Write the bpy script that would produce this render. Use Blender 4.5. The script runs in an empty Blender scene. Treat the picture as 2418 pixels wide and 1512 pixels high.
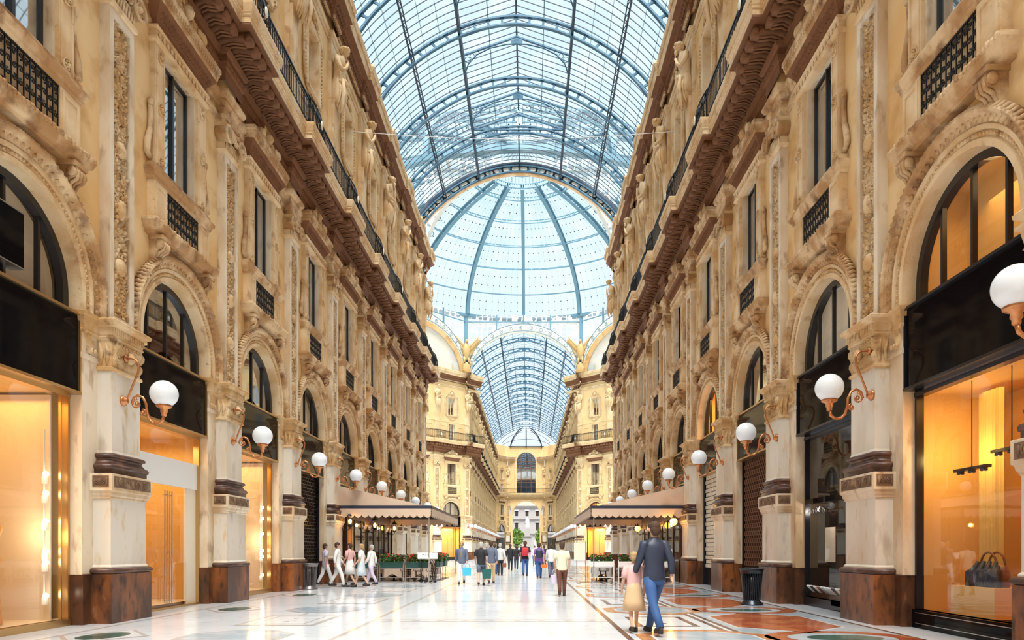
import bpy, bmesh, math, random
from math import pi, sin, cos, sqrt, atan2
from mathutils import Vector, Matrix, noise
random.seed(7)
SC = bpy.context.scene
COL = SC.collection
# ---------------------------------------------------------------- camera
EYE = 1.42
CX = 0.755                       # the camera stands a little off the middle of the gallery
cam_d = bpy.data.cameras.new('camera'); cam = bpy.data.objects.new('camera', cam_d); COL.objects.link(cam)
cam.location = (CX, 0, EYE); cam.rotation_euler = (pi/2, 0, 0)
cam_d.sensor_width = 36; cam_d.sensor_fit = 'HORIZONTAL'; cam_d.lens = 24.0
cam_d.shift_x = -(1249.5-1209)/2418; cam_d.shift_y = (1297.5-756)/2418
cam_d.clip_end = 600; cam_d.clip_start = .05
SC.camera = cam
# ---------------------------------------------------------------- sky and light
SC.view_settings.view_transform = 'Standard'; SC.view_settings.look = 'None'
SC.view_settings.gamma = 1; SC.view_settings.use_curve_mapping = False
SC.view_settings.exposure = 0.33
SC.cycles.max_bounces = 7; SC.cycles.diffuse_bounces = 3; SC.cycles.glossy_bounces = 3
SC.cycles.transparent_max_bounces = 14; SC.cycles.transmission_bounces = 4
SC.cycles.sample_clamp_indirect = 4
SC.cycles.use_denoising = True
W = bpy.data.worlds.new('sky'); SC.world = W; W.use_nodes = True
nt = W.node_tree; nt.nodes.clear()
out = nt.nodes.new('ShaderNodeOutputWorld'); bg = nt.nodes.new('ShaderNodeBackground')
tc = nt.nodes.new('ShaderNodeTexCoord'); sep = nt.nodes.new('ShaderNodeSeparateXYZ')
ramp = nt.nodes.new('ShaderNodeValToRGB')
nt.links.new(tc.outputs['Generated'], sep.inputs[0]); nt.links.new(sep.outputs['Z'], ramp.inputs[0])
e = ramp.color_ramp.elements
# bright overcast: pale at the horizon, pale blue higher up, brightest overhead
e[0].position = 0.0; e[0].color = (.19, .205, .22, 1)
e[1].position = 1.0; e[1].color = (.7, .7, .7, 1)
for p, c in ((.30, (.175, .205, .23, 1)), (.50, (.145, .19, .22, 1)), (.62, (.14, .185, .22, 1)), (.76, (.40, .44, .47, 1))):
    k = ramp.color_ramp.elements.new(p); k.color = c
cl = nt.nodes.new('ShaderNodeTexNoise'); cl.inputs['Scale'].default_value = 3.0; cl.inputs['Detail'].default_value = 3
clr = nt.nodes.new('ShaderNodeValToRGB'); clr.color_ramp.elements[0].position = .48; clr.color_ramp.elements[1].position = .75
nt.links.new(cl.outputs['Fac'], clr.inputs[0])
mx = nt.nodes.new('ShaderNodeMixRGB'); mx.blend_type = 'ADD'; mx.inputs[2].default_value = (.03, .02, .012, 1)
nt.links.new(clr.outputs[0], mx.inputs[0]); nt.links.new(ramp.outputs[0], mx.inputs[1])
nt.links.new(mx.outputs[0], bg.inputs[0]); bg.inputs[1].default_value = 4.0
nt.links.new(bg.outputs[0], out.inputs[0])
def sun(name, ang, el, az, s, col):
    d = bpy.data.lights.new(name, 'SUN'); d.energy = s; d.angle = ang; d.color = col
    o = bpy.data.objects.new(name, d); COL.objects.link(o)
    o.rotation_euler = (pi/2-el, 0, az); return o
sun('sun_overhead', math.radians(26), math.radians(62), math.radians(4), 6.4, (1, .955, .89))
# ---------------------------------------------------------------- materials
M = {}
def mat(name, base, rough=.6, metal=0., var=(), bump=0., bscale=30., spec=.5, coat=0., stretch=(1, 1, 1)):
    """base colour mixed with noise layers; var: (scale, colour, low, high, detail)"""
    m = bpy.data.materials.new(name); m.use_nodes = True; t = m.node_tree; b = t.nodes['Principled BSDF']
    b.inputs['Roughness'].default_value = rough; b.inputs['Metallic'].default_value = metal
    b.inputs['Specular IOR Level'].default_value = spec
    if coat: b.inputs['Coat Weight'].default_value = coat; b.inputs['Coat Roughness'].default_value = .08
    g = t.nodes.new('ShaderNodeNewGeometry')
    prev = t.nodes.new('ShaderNodeRGB'); prev.outputs[0].default_value = (*base, 1); prev = prev.outputs[0]
    for sc_, c, lo, hi, det in var:
        mp = t.nodes.new('ShaderNodeMapping'); mp.inputs['Scale'].default_value = stretch
        t.links.new(g.outputs['Position'], mp.inputs[0])
        n = t.nodes.new('ShaderNodeTexNoise'); n.inputs['Scale'].default_value = sc_; n.inputs['Detail'].default_value = det
        t.links.new(mp.outputs[0], n.inputs['Vector'])
        r = t.nodes.new('ShaderNodeMapRange'); r.inputs[1].default_value = lo; r.inputs[2].default_value = hi
        t.links.new(n.outputs['Fac'], r.inputs[0])
        x = t.nodes.new('ShaderNodeMixRGB'); x.inputs[2].default_value = (*c, 1)
        t.links.new(r.outputs[0], x.inputs[0]); t.links.new(prev, x.inputs[1]); prev = x.outputs[0]
    t.links.new(prev, b.inputs['Base Color'])
    if bump:
        n = t.nodes.new('ShaderNodeTexNoise'); n.inputs['Scale'].default_value = bscale; n.inputs['Detail'].default_value = 4
        t.links.new(g.outputs['Position'], n.inputs['Vector'])
        bp = t.nodes.new('ShaderNodeBump'); bp.inputs['Strength'].default_value = bump; bp.inputs['Distance'].default_value = .02
        t.links.new(n.outputs['Fac'], bp.inputs['Height']); t.links.new(bp.outputs[0], b.inputs['Normal'])
    M[name] = m; return m
def emit(name, col, s, base=(.8, .8, .8)):
    m = bpy.data.materials.new(name); m.use_nodes = True; b = m.node_tree.nodes['Principled BSDF']
    b.inputs['Base Color'].default_value = (*base, 1); b.inputs['Emission Color'].default_value = (*col, 1)
    b.inputs['Emission Strength'].default_value = s; b.inputs['Roughness'].default_value = .15
    M[name] = m; return m
def glass(name, tint, refl, rough=0.02, dust=0., graze=.5):
    m = bpy.data.materials.new(name); m.use_nodes = True; t = m.node_tree; t.nodes.clear()
    o = t.nodes.new('ShaderNodeOutputMaterial'); tr = t.nodes.new('ShaderNodeBsdfTransparent'); gl = t.nodes.new('ShaderNodeBsdfGlossy')
    tr.inputs[0].default_value = (*tint, 1); gl.inputs['Roughness'].default_value = rough; gl.inputs['Color'].default_value = (1, 1, 1, 1)
    lw = t.nodes.new('ShaderNodeLayerWeight'); lw.inputs[0].default_value = .5
    pw = t.nodes.new('ShaderNodeMath'); pw.operation = 'POWER'; pw.inputs[1].default_value = 4
    ma = t.nodes.new('ShaderNodeMath'); ma.operation = 'MULTIPLY_ADD'; ma.inputs[1].default_value = graze; ma.inputs[2].default_value = refl
    t.links.new(lw.outputs['Facing'], pw.inputs[0]); t.links.new(pw.outputs[0], ma.inputs[0])
    mx = t.nodes.new('ShaderNodeMixShader'); t.links.new(ma.outputs[0], mx.inputs[0])
    t.links.new(tr.outputs[0], mx.inputs[1]); t.links.new(gl.outputs[0], mx.inputs[2])
    last = mx
    if dust:
        df = t.nodes.new('ShaderNodeBsdfTranslucent'); df.inputs[0].default_value = (.75, .85, .9, 1)
        n = t.nodes.new('ShaderNodeTexNoise'); n.inputs['Scale'].default_value = .6
        g = t.nodes.new('ShaderNodeNewGeometry'); t.links.new(g.outputs['Position'], n.inputs['Vector'])
        r = t.nodes.new('ShaderNodeMapRange'); r.inputs[1].default_value = .4; r.inputs[2].default_value = .75; r.inputs[4].default_value = dust
        t.links.new(n.outputs['Fac'], r.inputs[0]); m2 = t.nodes.new('ShaderNodeMixShader')
        t.links.new(r.outputs[0], m2.inputs[0]); t.links.new(mx.outputs[0], m2.inputs[1]); t.links.new(df.outputs[0], m2.inputs[2]); last = m2
    t.links.new(last.outputs[0], o.inputs[0]); M[name] = m; return m
STAIN = (.16, .075, .03)
mat('stucco', (.76, .47, .19), .8, var=((.5, (.82, .59, .31), .40, .62, 4), (1.4, (.50, .26, .08), .52, .78, 6)), bump=.15, bscale=18)
mat('cream', (.74, .52, .25), .75, var=((.7, (.66, .44, .20), .48, .72, 4),), bump=.1)
mat('stone', (.66, .42, .20), .7, var=((1.2, (.80, .61, .38), .38, .58, 5), (2.2, (.36, .16, .05), .58, .80, 7), (8, (.26, .11, .04), .66, .84, 5)), bump=.4, bscale=24)
mat('weathered_shaded', (.46, .25, .10), .7, var=((1.6, (.74, .54, .32), .44, .60, 6), (3.0, (.18, .075, .025), .52, .74, 7)), bump=.5, bscale=24)  # weathered brown stone, with shading contrast for the mouldings put into the colour
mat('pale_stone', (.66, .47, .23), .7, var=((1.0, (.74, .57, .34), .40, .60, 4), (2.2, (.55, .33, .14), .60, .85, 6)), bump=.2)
mat('pale_carving', (.64, .44, .22), .65, var=((2.0, (.74, .57, .36), .42, .62, 4), (5, (.45, .25, .10), .60, .82, 6)), bump=.3)
mat('marble', (.72, .66, .57), .35, var=((1.0, (.60, .50, .38), .45, .66, 5), (2.6, (.34, .25, .17), .58, .80, 8), (5, (.60, .38, .13), .60, .80, 3)), bump=.06, stretch=(1, 1, .35))
mat('marble_frame', (.78, .66, .50), .45, var=((1.5, (.58, .40, .23), .45, .66, 5), (4, (.28, .15, .06), .56, .78, 7)), bump=.15, stretch=(1, 1, .4))
mat('granite', (.085, .035, .018), .28, var=((1.3, (.30, .10, .03), .45, .66, 6), (7, (.03, .015, .012), .5, .7, 6), (3, (.42, .22, .10), .66, .82, 5)), bump=.05, stretch=(1, 1, .45))
mat('dark_moulding', (.07, .03, .02), .35, var=((4, (.20, .09, .05), .5, .75, 5),), bump=.25)
mat('carving', (.60, .36, .15), .65, var=((2.0, (.76, .56, .33), .42, .62, 4), (5, (.22, .10, .035), .56, .78, 6)), bump=.5, bscale=45)
mat('dark_carving', (.16, .09, .05), .6, var=((5, (.34, .22, .12), .5, .7, 4),), bump=.4)
mat('soffit', (.21, .085, .032), .7, var=((3, (.16, .06, .022), .48, .74, 5),), bump=.5, bscale=22)  # brown undersides, darkened further so some of the shade sits in the colour
mat('iron', (.018, .018, .02), .4, .6)
mat('steel_blue', (.035, .12, .20), .5, .2, var=((1.5, (.10, .22, .30), .5, .75, 4),))
mat('steel_dark', (.012, .03, .06), .5, .2)
mat('dome_steel', (.13, .26, .33), .5, .2)
mat('white_iron', (.80, .78, .68), .6, var=((3, (.66, .62, .50), .5, .7, 3),))
mat('brass', (.55, .23, .09), .35, .7, var=((8, (.30, .11, .05), .5, .75, 4),))
mat('gold_trim', (.60, .40, .18), .3, .9)
mat('black_panel', (.004, .004, .005), .05, var=(), spec=.12)
mat('black_frame', (.012, .012, .016), .25)
mat('dark_inside', (.02, .012, .008), .8)
mat('brown_inside', (.15, .06, .025), .7)
mat('shop_cream', (.80, .50, .17), .6)
mat('shop_white', (.82, .74, .60), .5)
mat('shop_orange', (.75, .32, .05), .6)
mat('shop_floor', (.78, .62, .38), .35)
mat('white_panel', (.82, .82, .80), .3)
mat('curtain', (.80, .52, .16), .8)
mat('tan_curtain', (.62, .50, .36), .8)
mat('steel_haze', (.12, .24, .34), .5, .1)  # far roof bars: distance haze put into a paler steel colour
mat('silver', (.55, .55, .55), .25, .9)
mat('canvas', (.62, .46, .34), .85, var=((1.2, (.55, .38, .27), .5, .75, 2),))
mat('beam_blue', (.03, .035, .06), .4)
mat('dark_wood', (.06, .022, .012), .4)
mat('leafgreen', (.035, .11, .018), .6, var=((14, (.09, .22, .03), .45, .65, 2),))
mat('treegreen', (.20, .34, .04), .7, var=((2, (.10, .2, .03), .45, .65, 2),))
mat('flower_red', (.75, .05, .02), .6)
mat('planter_green', (.012, .06, .05), .4)
mat('tablecloth_cream', (.80, .62, .48), .8)
mat('white_paint', (.82, .82, .82), .35)
mat('fresco', (.72, .66, .54), .8, var=((.25, (.55, .62, .62), .45, .6, 4), (.5, (.70, .46, .32), .58, .75, 5)))
mat('leather', (.22, .08, .03), .4)
mat('navy', (.02, .03, .06), .5)
mat('stone_gold', (.55, .36, .14), .5)
mat('far_white', (.33, .31, .30), .8)
mat('roof_tile', (.55, .26, .16), .8)
emit('opal', (.95, .98, 1), .10, (.66, .69, .72))
emit('lantern_glow', (1, .42, .06), 9)
emit('yellow_globe', (1, .50, .05), 5)
emit('bulb', (1, .85, .6), 14)
glass('roof_glass', (.96, .985, .99), .01, dust=.10, graze=.12)
glass('shop_glass', (.97, .97, .97), .07)
glass('window_glass', (.72, .74, .75), .48)
# ---------------------------------------------------------------- mesh builder
class MB:
    def __init__(s, mat_, smooth=False):
        s.v = []; s.f = []; s.m = []; s.mats = [mat_]; s.sm = smooth; s.s = []
    def use(s, name):
        if name not in s.mats: s.mats.append(name)
        s.cur = s.mats.index(name)
    cur = 0
    def quad(s, a, b, c, d): s.add([a, b, c, d], [(0, 1, 2, 3)])
    def add(s, vs, fs, smooth=None):
        n = len(s.v); s.v += [tuple(p) for p in vs]; s.f += [tuple(i+n for i in f) for f in fs]
        s.m += [s.cur]*len(fs); s.s += [s.sm if smooth is None else smooth]*len(fs)
    def box(s, x0, x1, y0, y1, z0, z1):
        s.add([(x0, y0, z0), (x1, y0, z0), (x1, y1, z0), (x0, y1, z0), (x0, y0, z1), (x1, y0, z1), (x1, y1, z1), (x0, y1, z1)],
              [(0, 3, 2, 1), (4, 5, 6, 7), (0, 1, 5, 4), (1, 2, 6, 5), (2, 3, 7, 6), (3, 0, 4, 7)])
    def room(s, x0, x1, y0, y1, z0, z1):
        """a box open towards the gallery"""
        s.add([(x0, y0, z0), (x1, y0, z0), (x1, y1, z0), (x0, y1, z0), (x0, y0, z1), (x1, y0, z1), (x1, y1, z1), (x0, y1, z1)],
              [(0, 1, 2, 3), (4, 7, 6, 5), (0, 4, 5, 1), (2, 6, 7, 3), (3, 7, 4, 0)])
    def ustack(s, prof, d, hw, back=0.):
        """a stack of mouldings round a block that stands out of a wall: prof = (z, offset)"""
        vs = []; fs = []
        for z, o in prof: vs += [(back, -hw-o, z), (d+o, -hw-o, z), (d+o, hw+o, z), (back, hw+o, z)]
        for i in range(len(prof)-1):
            for k in range(3):
                a = i*4+k; fs.append((a, a+1, a+5, a+4))
        n = (len(prof)-1)*4; fs += [(3, 2, 1, 0), (n, n+1, n+2, n+3)]
        s.add(vs, fs)
    def loft(s, rings, close=True, cap=True, smooth=None):
        n = len(rings[0]); vs = [p for r in rings for p in r]; fs = []
        for i in range(len(rings)-1):
            for k in range(n if close else n-1):
                a = i*n+k; b = i*n+(k+1) % n; fs.append((a, b, b+n, a+n))
        if cap and close: fs += [tuple(range(n-1, -1, -1)), tuple((len(rings)-1)*n+i for i in range(n))]
        s.add(vs, fs, smooth)
    def tube(s, pts, r, n=6, cap=True):
        pts = [Vector(p) for p in pts]; rings = []; up = None
        for i, p in enumerate(pts):
            t = (pts[min(i+1, len(pts)-1)]-pts[max(i-1, 0)])
            if t.length < 1e-9: t = Vector((0, 0, 1))
            t.normalize()
            if up is None:
                up = Vector((0, 0, 1)) if abs(t.z) < .9 else Vector((1, 0, 0))
            a = t.cross(up)
            if a.length < 1e-5: a = t.cross(Vector((.3, 1, .2)))
            a.normalize(); b = a.cross(t); up = b
            rr = r[i] if isinstance(r, (list, tuple)) else r
            rings.append([p+a*(rr*cos(2*pi*k/n))+b*(rr*sin(2*pi*k/n)) for k in range(n)])
        s.loft(rings, True, cap, True)
    def bar(s, a, b, w, h=None):
        a = Vector(a); b = Vector(b); t = (b-a).normalized(); h = h or w
        up = Vector((0, 0, 1)) if abs(t.z) < .95 else Vector((1, 0, 0))
        x = t.cross(up).normalized()*w/2; y = x.cross(t).normalized()*h/2
        s.loft([[a-x-y, a+x-y, a+x+y, a-x+y], [b-x-y, b+x-y, b+x+y, b-x+y]], smooth=False)
    def ball(s, c, rx, ry=None, rz=None, n=8, m=5):
        ry = ry or rx; rz = rz or rx; vs = [(c[0], c[1], c[2]-rz)]
        for i in range(1, m):
            a = -pi/2+pi*i/m
            for k in range(n): vs.append((c[0]+rx*cos(a)*cos(2*pi*k/n), c[1]+ry*cos(a)*sin(2*pi*k/n), c[2]+rz*sin(a)))
        vs.append((c[0], c[1], c[2]+rz)); fs = []
        for k in range(n): fs.append((0, 1+(k+1) % n, 1+k))
        for i in range(m-2):
            for k in range(n):
                a = 1+i*n+k; b = 1+i*n+(k+1) % n; fs.append((a, b, b+n, a+n))
        t = len(vs)-1; q = 1+(m-2)*n
        for k in range(n): fs.append((t, q+k, q+(k+1) % n))
        s.add(vs, fs, True)
    def lathe(s, prof, c=(0, 0, 0), n=16, axis='z', smooth=True):
        rings = []
        for r, h in prof:
            ring = []
            for k in range(n):
                a = 2*pi*k/n; x, y = r*cos(a), r*sin(a)
                p = (x, y, h) if axis == 'z' else ((h, x, y) if axis == 'x' else (y, h, x))
                ring.append((c[0]+p[0], c[1]+p[1], c[2]+p[2]))
            rings.append(ring)
        s.loft(rings, True, True, smooth)
    def poly(s, pts): s.add(pts, [tuple(range(len(pts)))])
    def scroll(s, w, u, z, r, d=1, a0=0., turns=1.5, t=.018, n=14):
        pts = []
        for i in range(n+1):
            f = i/n; a = a0+d*turns*2*pi*f; rr = r*(1-f*.85)
            pts.append((w+.01*f, u+rr*cos(a), z+rr*sin(a)))
        s.tube(pts, [t*(1-.4*i/n) for i in range(n+1)], 4)
    def leaf(s, w, u, z, ln, wd, a, th=.03):
        c, q = cos(a), sin(a); pts = []
        for f, k in ((0, .3), (.35, 1), (.7, .8), (1, .1)):
            pts.append([(w, u+c*ln*f-q*wd*k/2, z+q*ln*f+c*wd*k/2), (w+th*(.4+.6*sin(pi*f)), u+c*ln*f, z+q*ln*f), (w, u+c*ln*f+q*wd*k/2, z+q*ln*f-c*wd*k/2)])
        s.loft(pts, False, False, True)
    def xf(s, mtx, other):
        n = len(s.v); s.v += [tuple(mtx @ Vector(p)) for p in other.v]; s.f += [tuple(i+n for i in f) for f in other.f]
        for i, k in enumerate(other.m):
            nm = other.mats[k]; nm = PALE.get(nm, nm)
            if nm not in s.mats: s.mats.append(nm)
            s.m.append(s.mats.index(nm))
        s.s += other.s
    def mesh(s, name):
        me = bpy.data.meshes.new(name); me.from_pydata(s.v, [], s.f)
        for nm in s.mats: me.materials.append(M[nm])
        me.polygons.foreach_set('material_index', s.m); me.polygons.foreach_set('use_smooth', s.s)
        me.validate(); me.update(); return me
I4 = Matrix.Identity(4)
PALE = {'weathered_shaded': 'pale_stone', 'stone': 'pale_stone', 'carving': 'pale_carving', 'stucco': 'cream', 'marble_frame': 'pale_stone'}     # paler copies of the stone for the octagon and far gallery
def obj(name, data, parent=None, loc=None, rz=0.):
    if isinstance(data, MB): data = data.mesh(name)
    o = bpy.data.objects.new(name, data); COL.objects.link(o)
    if parent: o.parent = parent
    if loc: o.location = loc
    if rz: o.rotation_euler = (0, 0, rz)
    return o
def tag(o, label, cat, group=None, kind=None):
    if kind: o['kind'] = kind
    if label: o['label'] = label
    if cat: o['category'] = cat
    if group: o['group'] = group
    return o
class Proto:
    """parts: list of (name, MB) or (name, MB, [(subname, MB), ...]). place() makes a thing: full = Empty with part meshes, else one mesh."""
    def __init__(s, name, parts):
        s.name = name; s.parts = []; s.src = parts
        for p in parts:
            s.parts.append((p[0], p[1].mesh(p[0]), [(q[0], q[1].mesh(q[0])) for q in (p[2] if len(p) > 2 else [])]))
        s.one = None
    def place(s, loc, rz, label, cat, group=None, full=True, kind=None, name=None):
        nm = name or s.name
        if full:
            r = obj(nm, None, None, loc, rz); r.empty_display_size = .2
            for pn, me, subs in s.parts:
                c = obj(pn, me, r)
                for sn, sm in subs: obj(sn, sm, c)
        else:
            if s.one is None:
                m = MB(PALE.get(s.src[0][1].mats[0], s.src[0][1].mats[0]))
                for p in s.src:
                    m.xf(I4, p[1])
                    for q in (p[2] if len(p) > 2 else []): m.xf(I4, q[1])
                s.one = m.mesh(s.name)
            r = obj(nm, s.one, None, loc, rz)
        return tag(r, label, cat, group, kind)
ORD = ['first', 'second', 'third', 'fourth', 'fifth', 'sixth', 'seventh', 'eighth', 'ninth', 'tenth', 'eleventh', 'twelfth', 'thirteenth', 'fourteenth', 'fifteenth', 'sixteenth', 'seventeenth', 'eighteenth']
# ================================================================ facade modules (x out of the wall, y along it)
def carve_front(mb, w, u0, u1, z0, z1, dense=1, seed=0):
    """acanthus scrollwork standing on a vertical face"""
    rnd = random.Random(seed); H = z1-z0; Wd = u1-u0; n = max(1, round(H/(Wd*.9)/1)); cu = (u0+u1)/2
    for i in range(n):
        z = z0+H*(i+.5)/n; h = H/n; q = min(Wd/2, h)*.5
        for s in (-1, 1):
            mb.scroll(w, cu+s*Wd*.24, z-h*.12, q*.55, s, rnd.random()*3, 1.3, .022)
            mb.scroll(w, cu+s*Wd*.28, z+h*.25, q*.35, -s, rnd.random()*3, 1.1, .018)
            for k in range(3): mb.leaf(w, cu+s*Wd*.05, z-h*.4+h*.3*k, Wd*.4, h*.2, pi/2-s*(.5+.35*rnd.random()+.2*k), .05)
        mb.leaf(w, cu, z-h*.5, h*.8, Wd*.25, pi/2, .08)
        mb.ball((w+.02, cu, z+h*.05), .05, Wd*.11, h*.1, 6, 4)
def dense_relief(mb, w, hw, z0, z1, seed=5):
    rnd = random.Random(seed); z = z0
    while z < z1:
        for s in (-1, 1):
            for k in range(3):
                u = s*rnd.uniform(.02, hw*.85); a = rnd.uniform(.2, 2.9); mb.leaf(w, u, z+rnd.uniform(-.05, .05), rnd.uniform(.10, .2), rnd.uniform(.05, .09), a, rnd.uniform(.07, .13))
            if rnd.random() < .6: mb.ball((w+.04, s*rnd.uniform(.05, hw*.8), z), .07, rnd.uniform(.025, .055), rnd.uniform(.03, .06), 6, 4)
            if rnd.random() < .5: mb.scroll(w+.05, s*hw*.5, z, rnd.uniform(.07, .12), s, rnd.random()*6, 1.3, .028, 10)
        z += .11
def rosette(mb, w, u, z, r):
    mb.lathe([(r, 0), (r, .03), (r*.85, .045), (r*.75, .02), (r*.3, .02), (r*.28, .06), (0.01, .07)], (w, u, z), 14, 'x')
    for k in range(8): a = k*pi/4; mb.ball((w+.035, u+r*.53*cos(a), z+r*.53*sin(a)), .025, r*.15, r*.15, 5, 3)
# ---------------------------------------------------------------- pier of the ground floor
def build_pier():
    P = []
    jm = MB('marble_frame'); jm.ustack([(0.94, 0), (5.0, 0), (5.0, .02), (5.1, .02), (5.1, 0), (5.55, 0)], 0.0, .925, -.35)
    jp = MB('granite'); jp.ustack([(0, 0), (.93, 0), (.94, .01), (.955, -.02)], .02, .925, -.35)
    jc = MB('carving'); jc.ustack([(5.48, 0), (5.52, .04), (5.56, .02), (5.62, .03), (5.78, .06), (5.80, .10), (5.85, .11), (5.87, .08)], 0.02, .925, -.35)
    for s in (-1, 1):
        for k in range(3): jc.leaf(.0, s*.72, 5.12+.1*k, .3, .18, pi/2+.4*(k-1), .06); jc.ball((.03, s*(.6+.1*k), 5.2), .04, .04, .05, 5, 4)
    P.append(('jamb', jm, [('jamb_plinth', jp), ('jamb_capital', jc)]))
    pl = MB('granite'); pl.ustack([(0, 0), (.945, 0)], .405, .685); P.append(('plinth', pl))
    to = MB('dark_moulding', True); to.ustack([(.945, -.03), (.955, 0), (.98, .018), (1.01, .02), (1.04, .01), (1.055, -.02), (1.06, -.05)], .405, .685)
    P.append(('plinth_moulding', to))
    die = MB('marble'); die.ustack([(1.06, 0.03), (1.085, .03), (1.12, 0), (2.40, 0)], .335, .60)
    P.append(('pedestal', die))
    cp = MB('marble_frame'); cp.ustack([(2.38, -.06), (2.40, -.035), (2.43, -.035), (2.46, -.01), (2.52, .0), (2.54, .03), (2.56, .03), (2.86, .03), (2.87, .01), (2.87, -.12)], .385, .665)
    pn = MB('dark_carving'); pn.box(.415, .422, -.62, .62, 2.60, 2.82)
    for s in (-1, 1): pn.box(.05, .36, s*.695, s*.702, 2.60, 2.82)
    for k in range(9):
        u = -.55+k*.1375
        if k % 2: pn.scroll(.425, u, 2.71, .085, 1, k, 1.2, .016, 10); pn.leaf(.42, u, 2.63, .15, .07, pi/2, .03)
        else: pn.ball((.425, u, 2.71), .02, .05, .085, 6, 4)
    for s in (-1, 1):                                    # shell on the narrow sides
        for k in range(7):
            a = pi*(k+.5)/7; pn.tube([(.2, s*.705, 2.66), (.2+.09*cos(a), s*.715, 2.66+.11*sin(a))], [.008, .018], 4)
        for q in (.08, .32): pn.ball((q, s*.705, 2.71), .03, .015, .09, 6, 4)
    P.append(('pedestal_cap', cp, [('carved_frieze', pn)]))
    ba = MB('dark_moulding', True); ba.ustack([(2.865, .07), (2.96, .07), (2.97, .09), (3.02, .10), (3.06, .08), (3.07, .05), (3.10, .03), (3.15, .0), (3.19, .02), (3.20, .05), (3.24, .055), (3.27, .03), (3.28, .0)], .30, .50)
    P.append(('shaft_base', ba))
    sh = MB('marble'); sh.ustack([(3.27, .02), (3.33, 0), (4.86, 0)], .28, .475); P.append(('shaft', sh))
    cc = MB('carving'); cc.ustack([(4.86, 0), (4.88, .035), (4.93, .035), (4.95, .0), (5.45, .005), (5.50, .05), (5.52, .05), (5.54, .03)], .28, .475)
    carve_front(cc, .28, -.44, .44, 4.98, 5.46, seed=3)
    for k in range(16):
        u = -.42+.056*k; cc.leaf(.27, u, 4.98, .22, .07, pi/2+.25*sin(k*2), .09); cc.leaf(.28, u+.02, 5.2, .24, .06, pi/2-.3*sin(k*3), .11)
        if k % 2: cc.scroll(.33, u, 5.4, .05, 1 if k % 4 == 1 else -1, k, 1.2, .018, 8)
    for s in (-1, 1):
        cc.scroll(.30, s*.3, 5.22, .13, s, 0, 1.6, .035)
        for q in (.07, .19):
            cc.tube([(q, s*.475, 5.0), (q+.03, s*.50, 5.2), (q-.02, s*.49, 5.4)], [.03, .045, .015], 5)
            cc.ball((q, s*.48, 5.1), .04, .03, .04, 6, 4)
    mk = MB('carving', True); mk.ball((.36, 0, 5.22), .09, .09, .12, 10, 7); mk.ball((.40, 0, 5.22), .07, .1, .05, 8, 5)
    P.append(('capital', cc, [('mask', mk)]))
    ab = MB('carving'); ab.ustack([(5.53, .0), (5.55, .02), (5.57, .02), (5.70, .03), (5.72, .07), (5.74, .08), (5.77, .13), (5.82, .14), (5.85, .11), (5.86, .06)], .30, .50)
    for k in range(17): u = -.5+k*.0625; ab.box(.30, .352, u-.018, u+.018, 5.58, 5.70)
    P.append(('abacus', ab))
    return Proto('pier', P)
# ---------------------------------------------------------------- tall carved pilaster over the pier
def build_pilaster():
    P = []
    s = MB('marble_frame'); w = .2; h = .41
    for a, b in ((-h, -.27), (.27, h)): s.box(0, w, a, b, 5.86, 12.03)
    s.box(0, w, -.27, .27, 5.86, 6.0); s.box(0, w, -.27, .27, 11.85, 12.03); P.append(('shaft', s))
    r = MB('carving'); r.box(0, w-.11, -.27, .27, 6.0, 11.85); carve_front(r, w-.105, -.26, .26, 6.02, 11.83, seed=11); dense_relief(r, w-.11, .25, 6.05, 11.8)
    r.ball((w-.05, 0, 7.05), .1, .2, .18, 8, 5); r.ball((w-.05, 0, 9.4), .1, .17, .16, 8, 5); r.ball((w-.03, 0, 8.2), .1, .12, .2, 8, 5)
    P.append(('relief', r))
    c = MB('stone'); c.ustack([(12.02, 0), (12.05, .05), (12.12, .06), (12.14, 0), (12.40, 0), (12.42, .05)], w, h)
    for k in range(9): c.tube([(w+.01, -.36+k*.09, 12.15), (w+.04, -.36+k*.09, 12.38)], .03, 4)
    c.ustack([(12.66, .03), (12.70, .08), (12.78, .10), (12.80, .06)], w, h)
    vols = []
    for q in (-1, 1):
        vo = MB('weathered_shaded', True)
        vo.lathe([(.2, -.32), (.2, .10), (.23, .12), (.23, .16), (.18, .16), (.17, .12), (.07, .12), (.05, .17), (.01, .18)], (w, q*.40, 12.52), 18, 'x')
        for k in range(9): a = k*2*pi/9; vo.ball((w+.13, q*.40+.12*cos(a), 12.52+.12*sin(a)), .02, .03, .03, 5, 3)
        vols.append(('volute', vo))
    vo = MB('weathered_shaded', True)
    for k in range(7): vo.ball((w+.09, -.21+.07*k, 12.55+.05*sin(k)), .07, .05, .07, 6, 4)
    P.append(('capital', c, vols+[('garland', vo)]))
    e_ = MB('weathered_shaded'); e_.ustack([(12.80, .02), (12.95, .02), (12.96, .05), (13.05, .05), (13.07, .02), (13.28, .02), (13.30, .06), (13.36, .08), (13.45, .08), (13.47, .14), (13.56, .18), (13.62, .18), (13.64, .08)], w-.02, h)
    P.append(('entablature_block', e_))
    t = MB('stucco'); t.ustack([(13.64, 0), (14.35, 0)], w-.05, h-.02); P.append(('attic_block', t))
    return Proto('pilaster', P)
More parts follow.
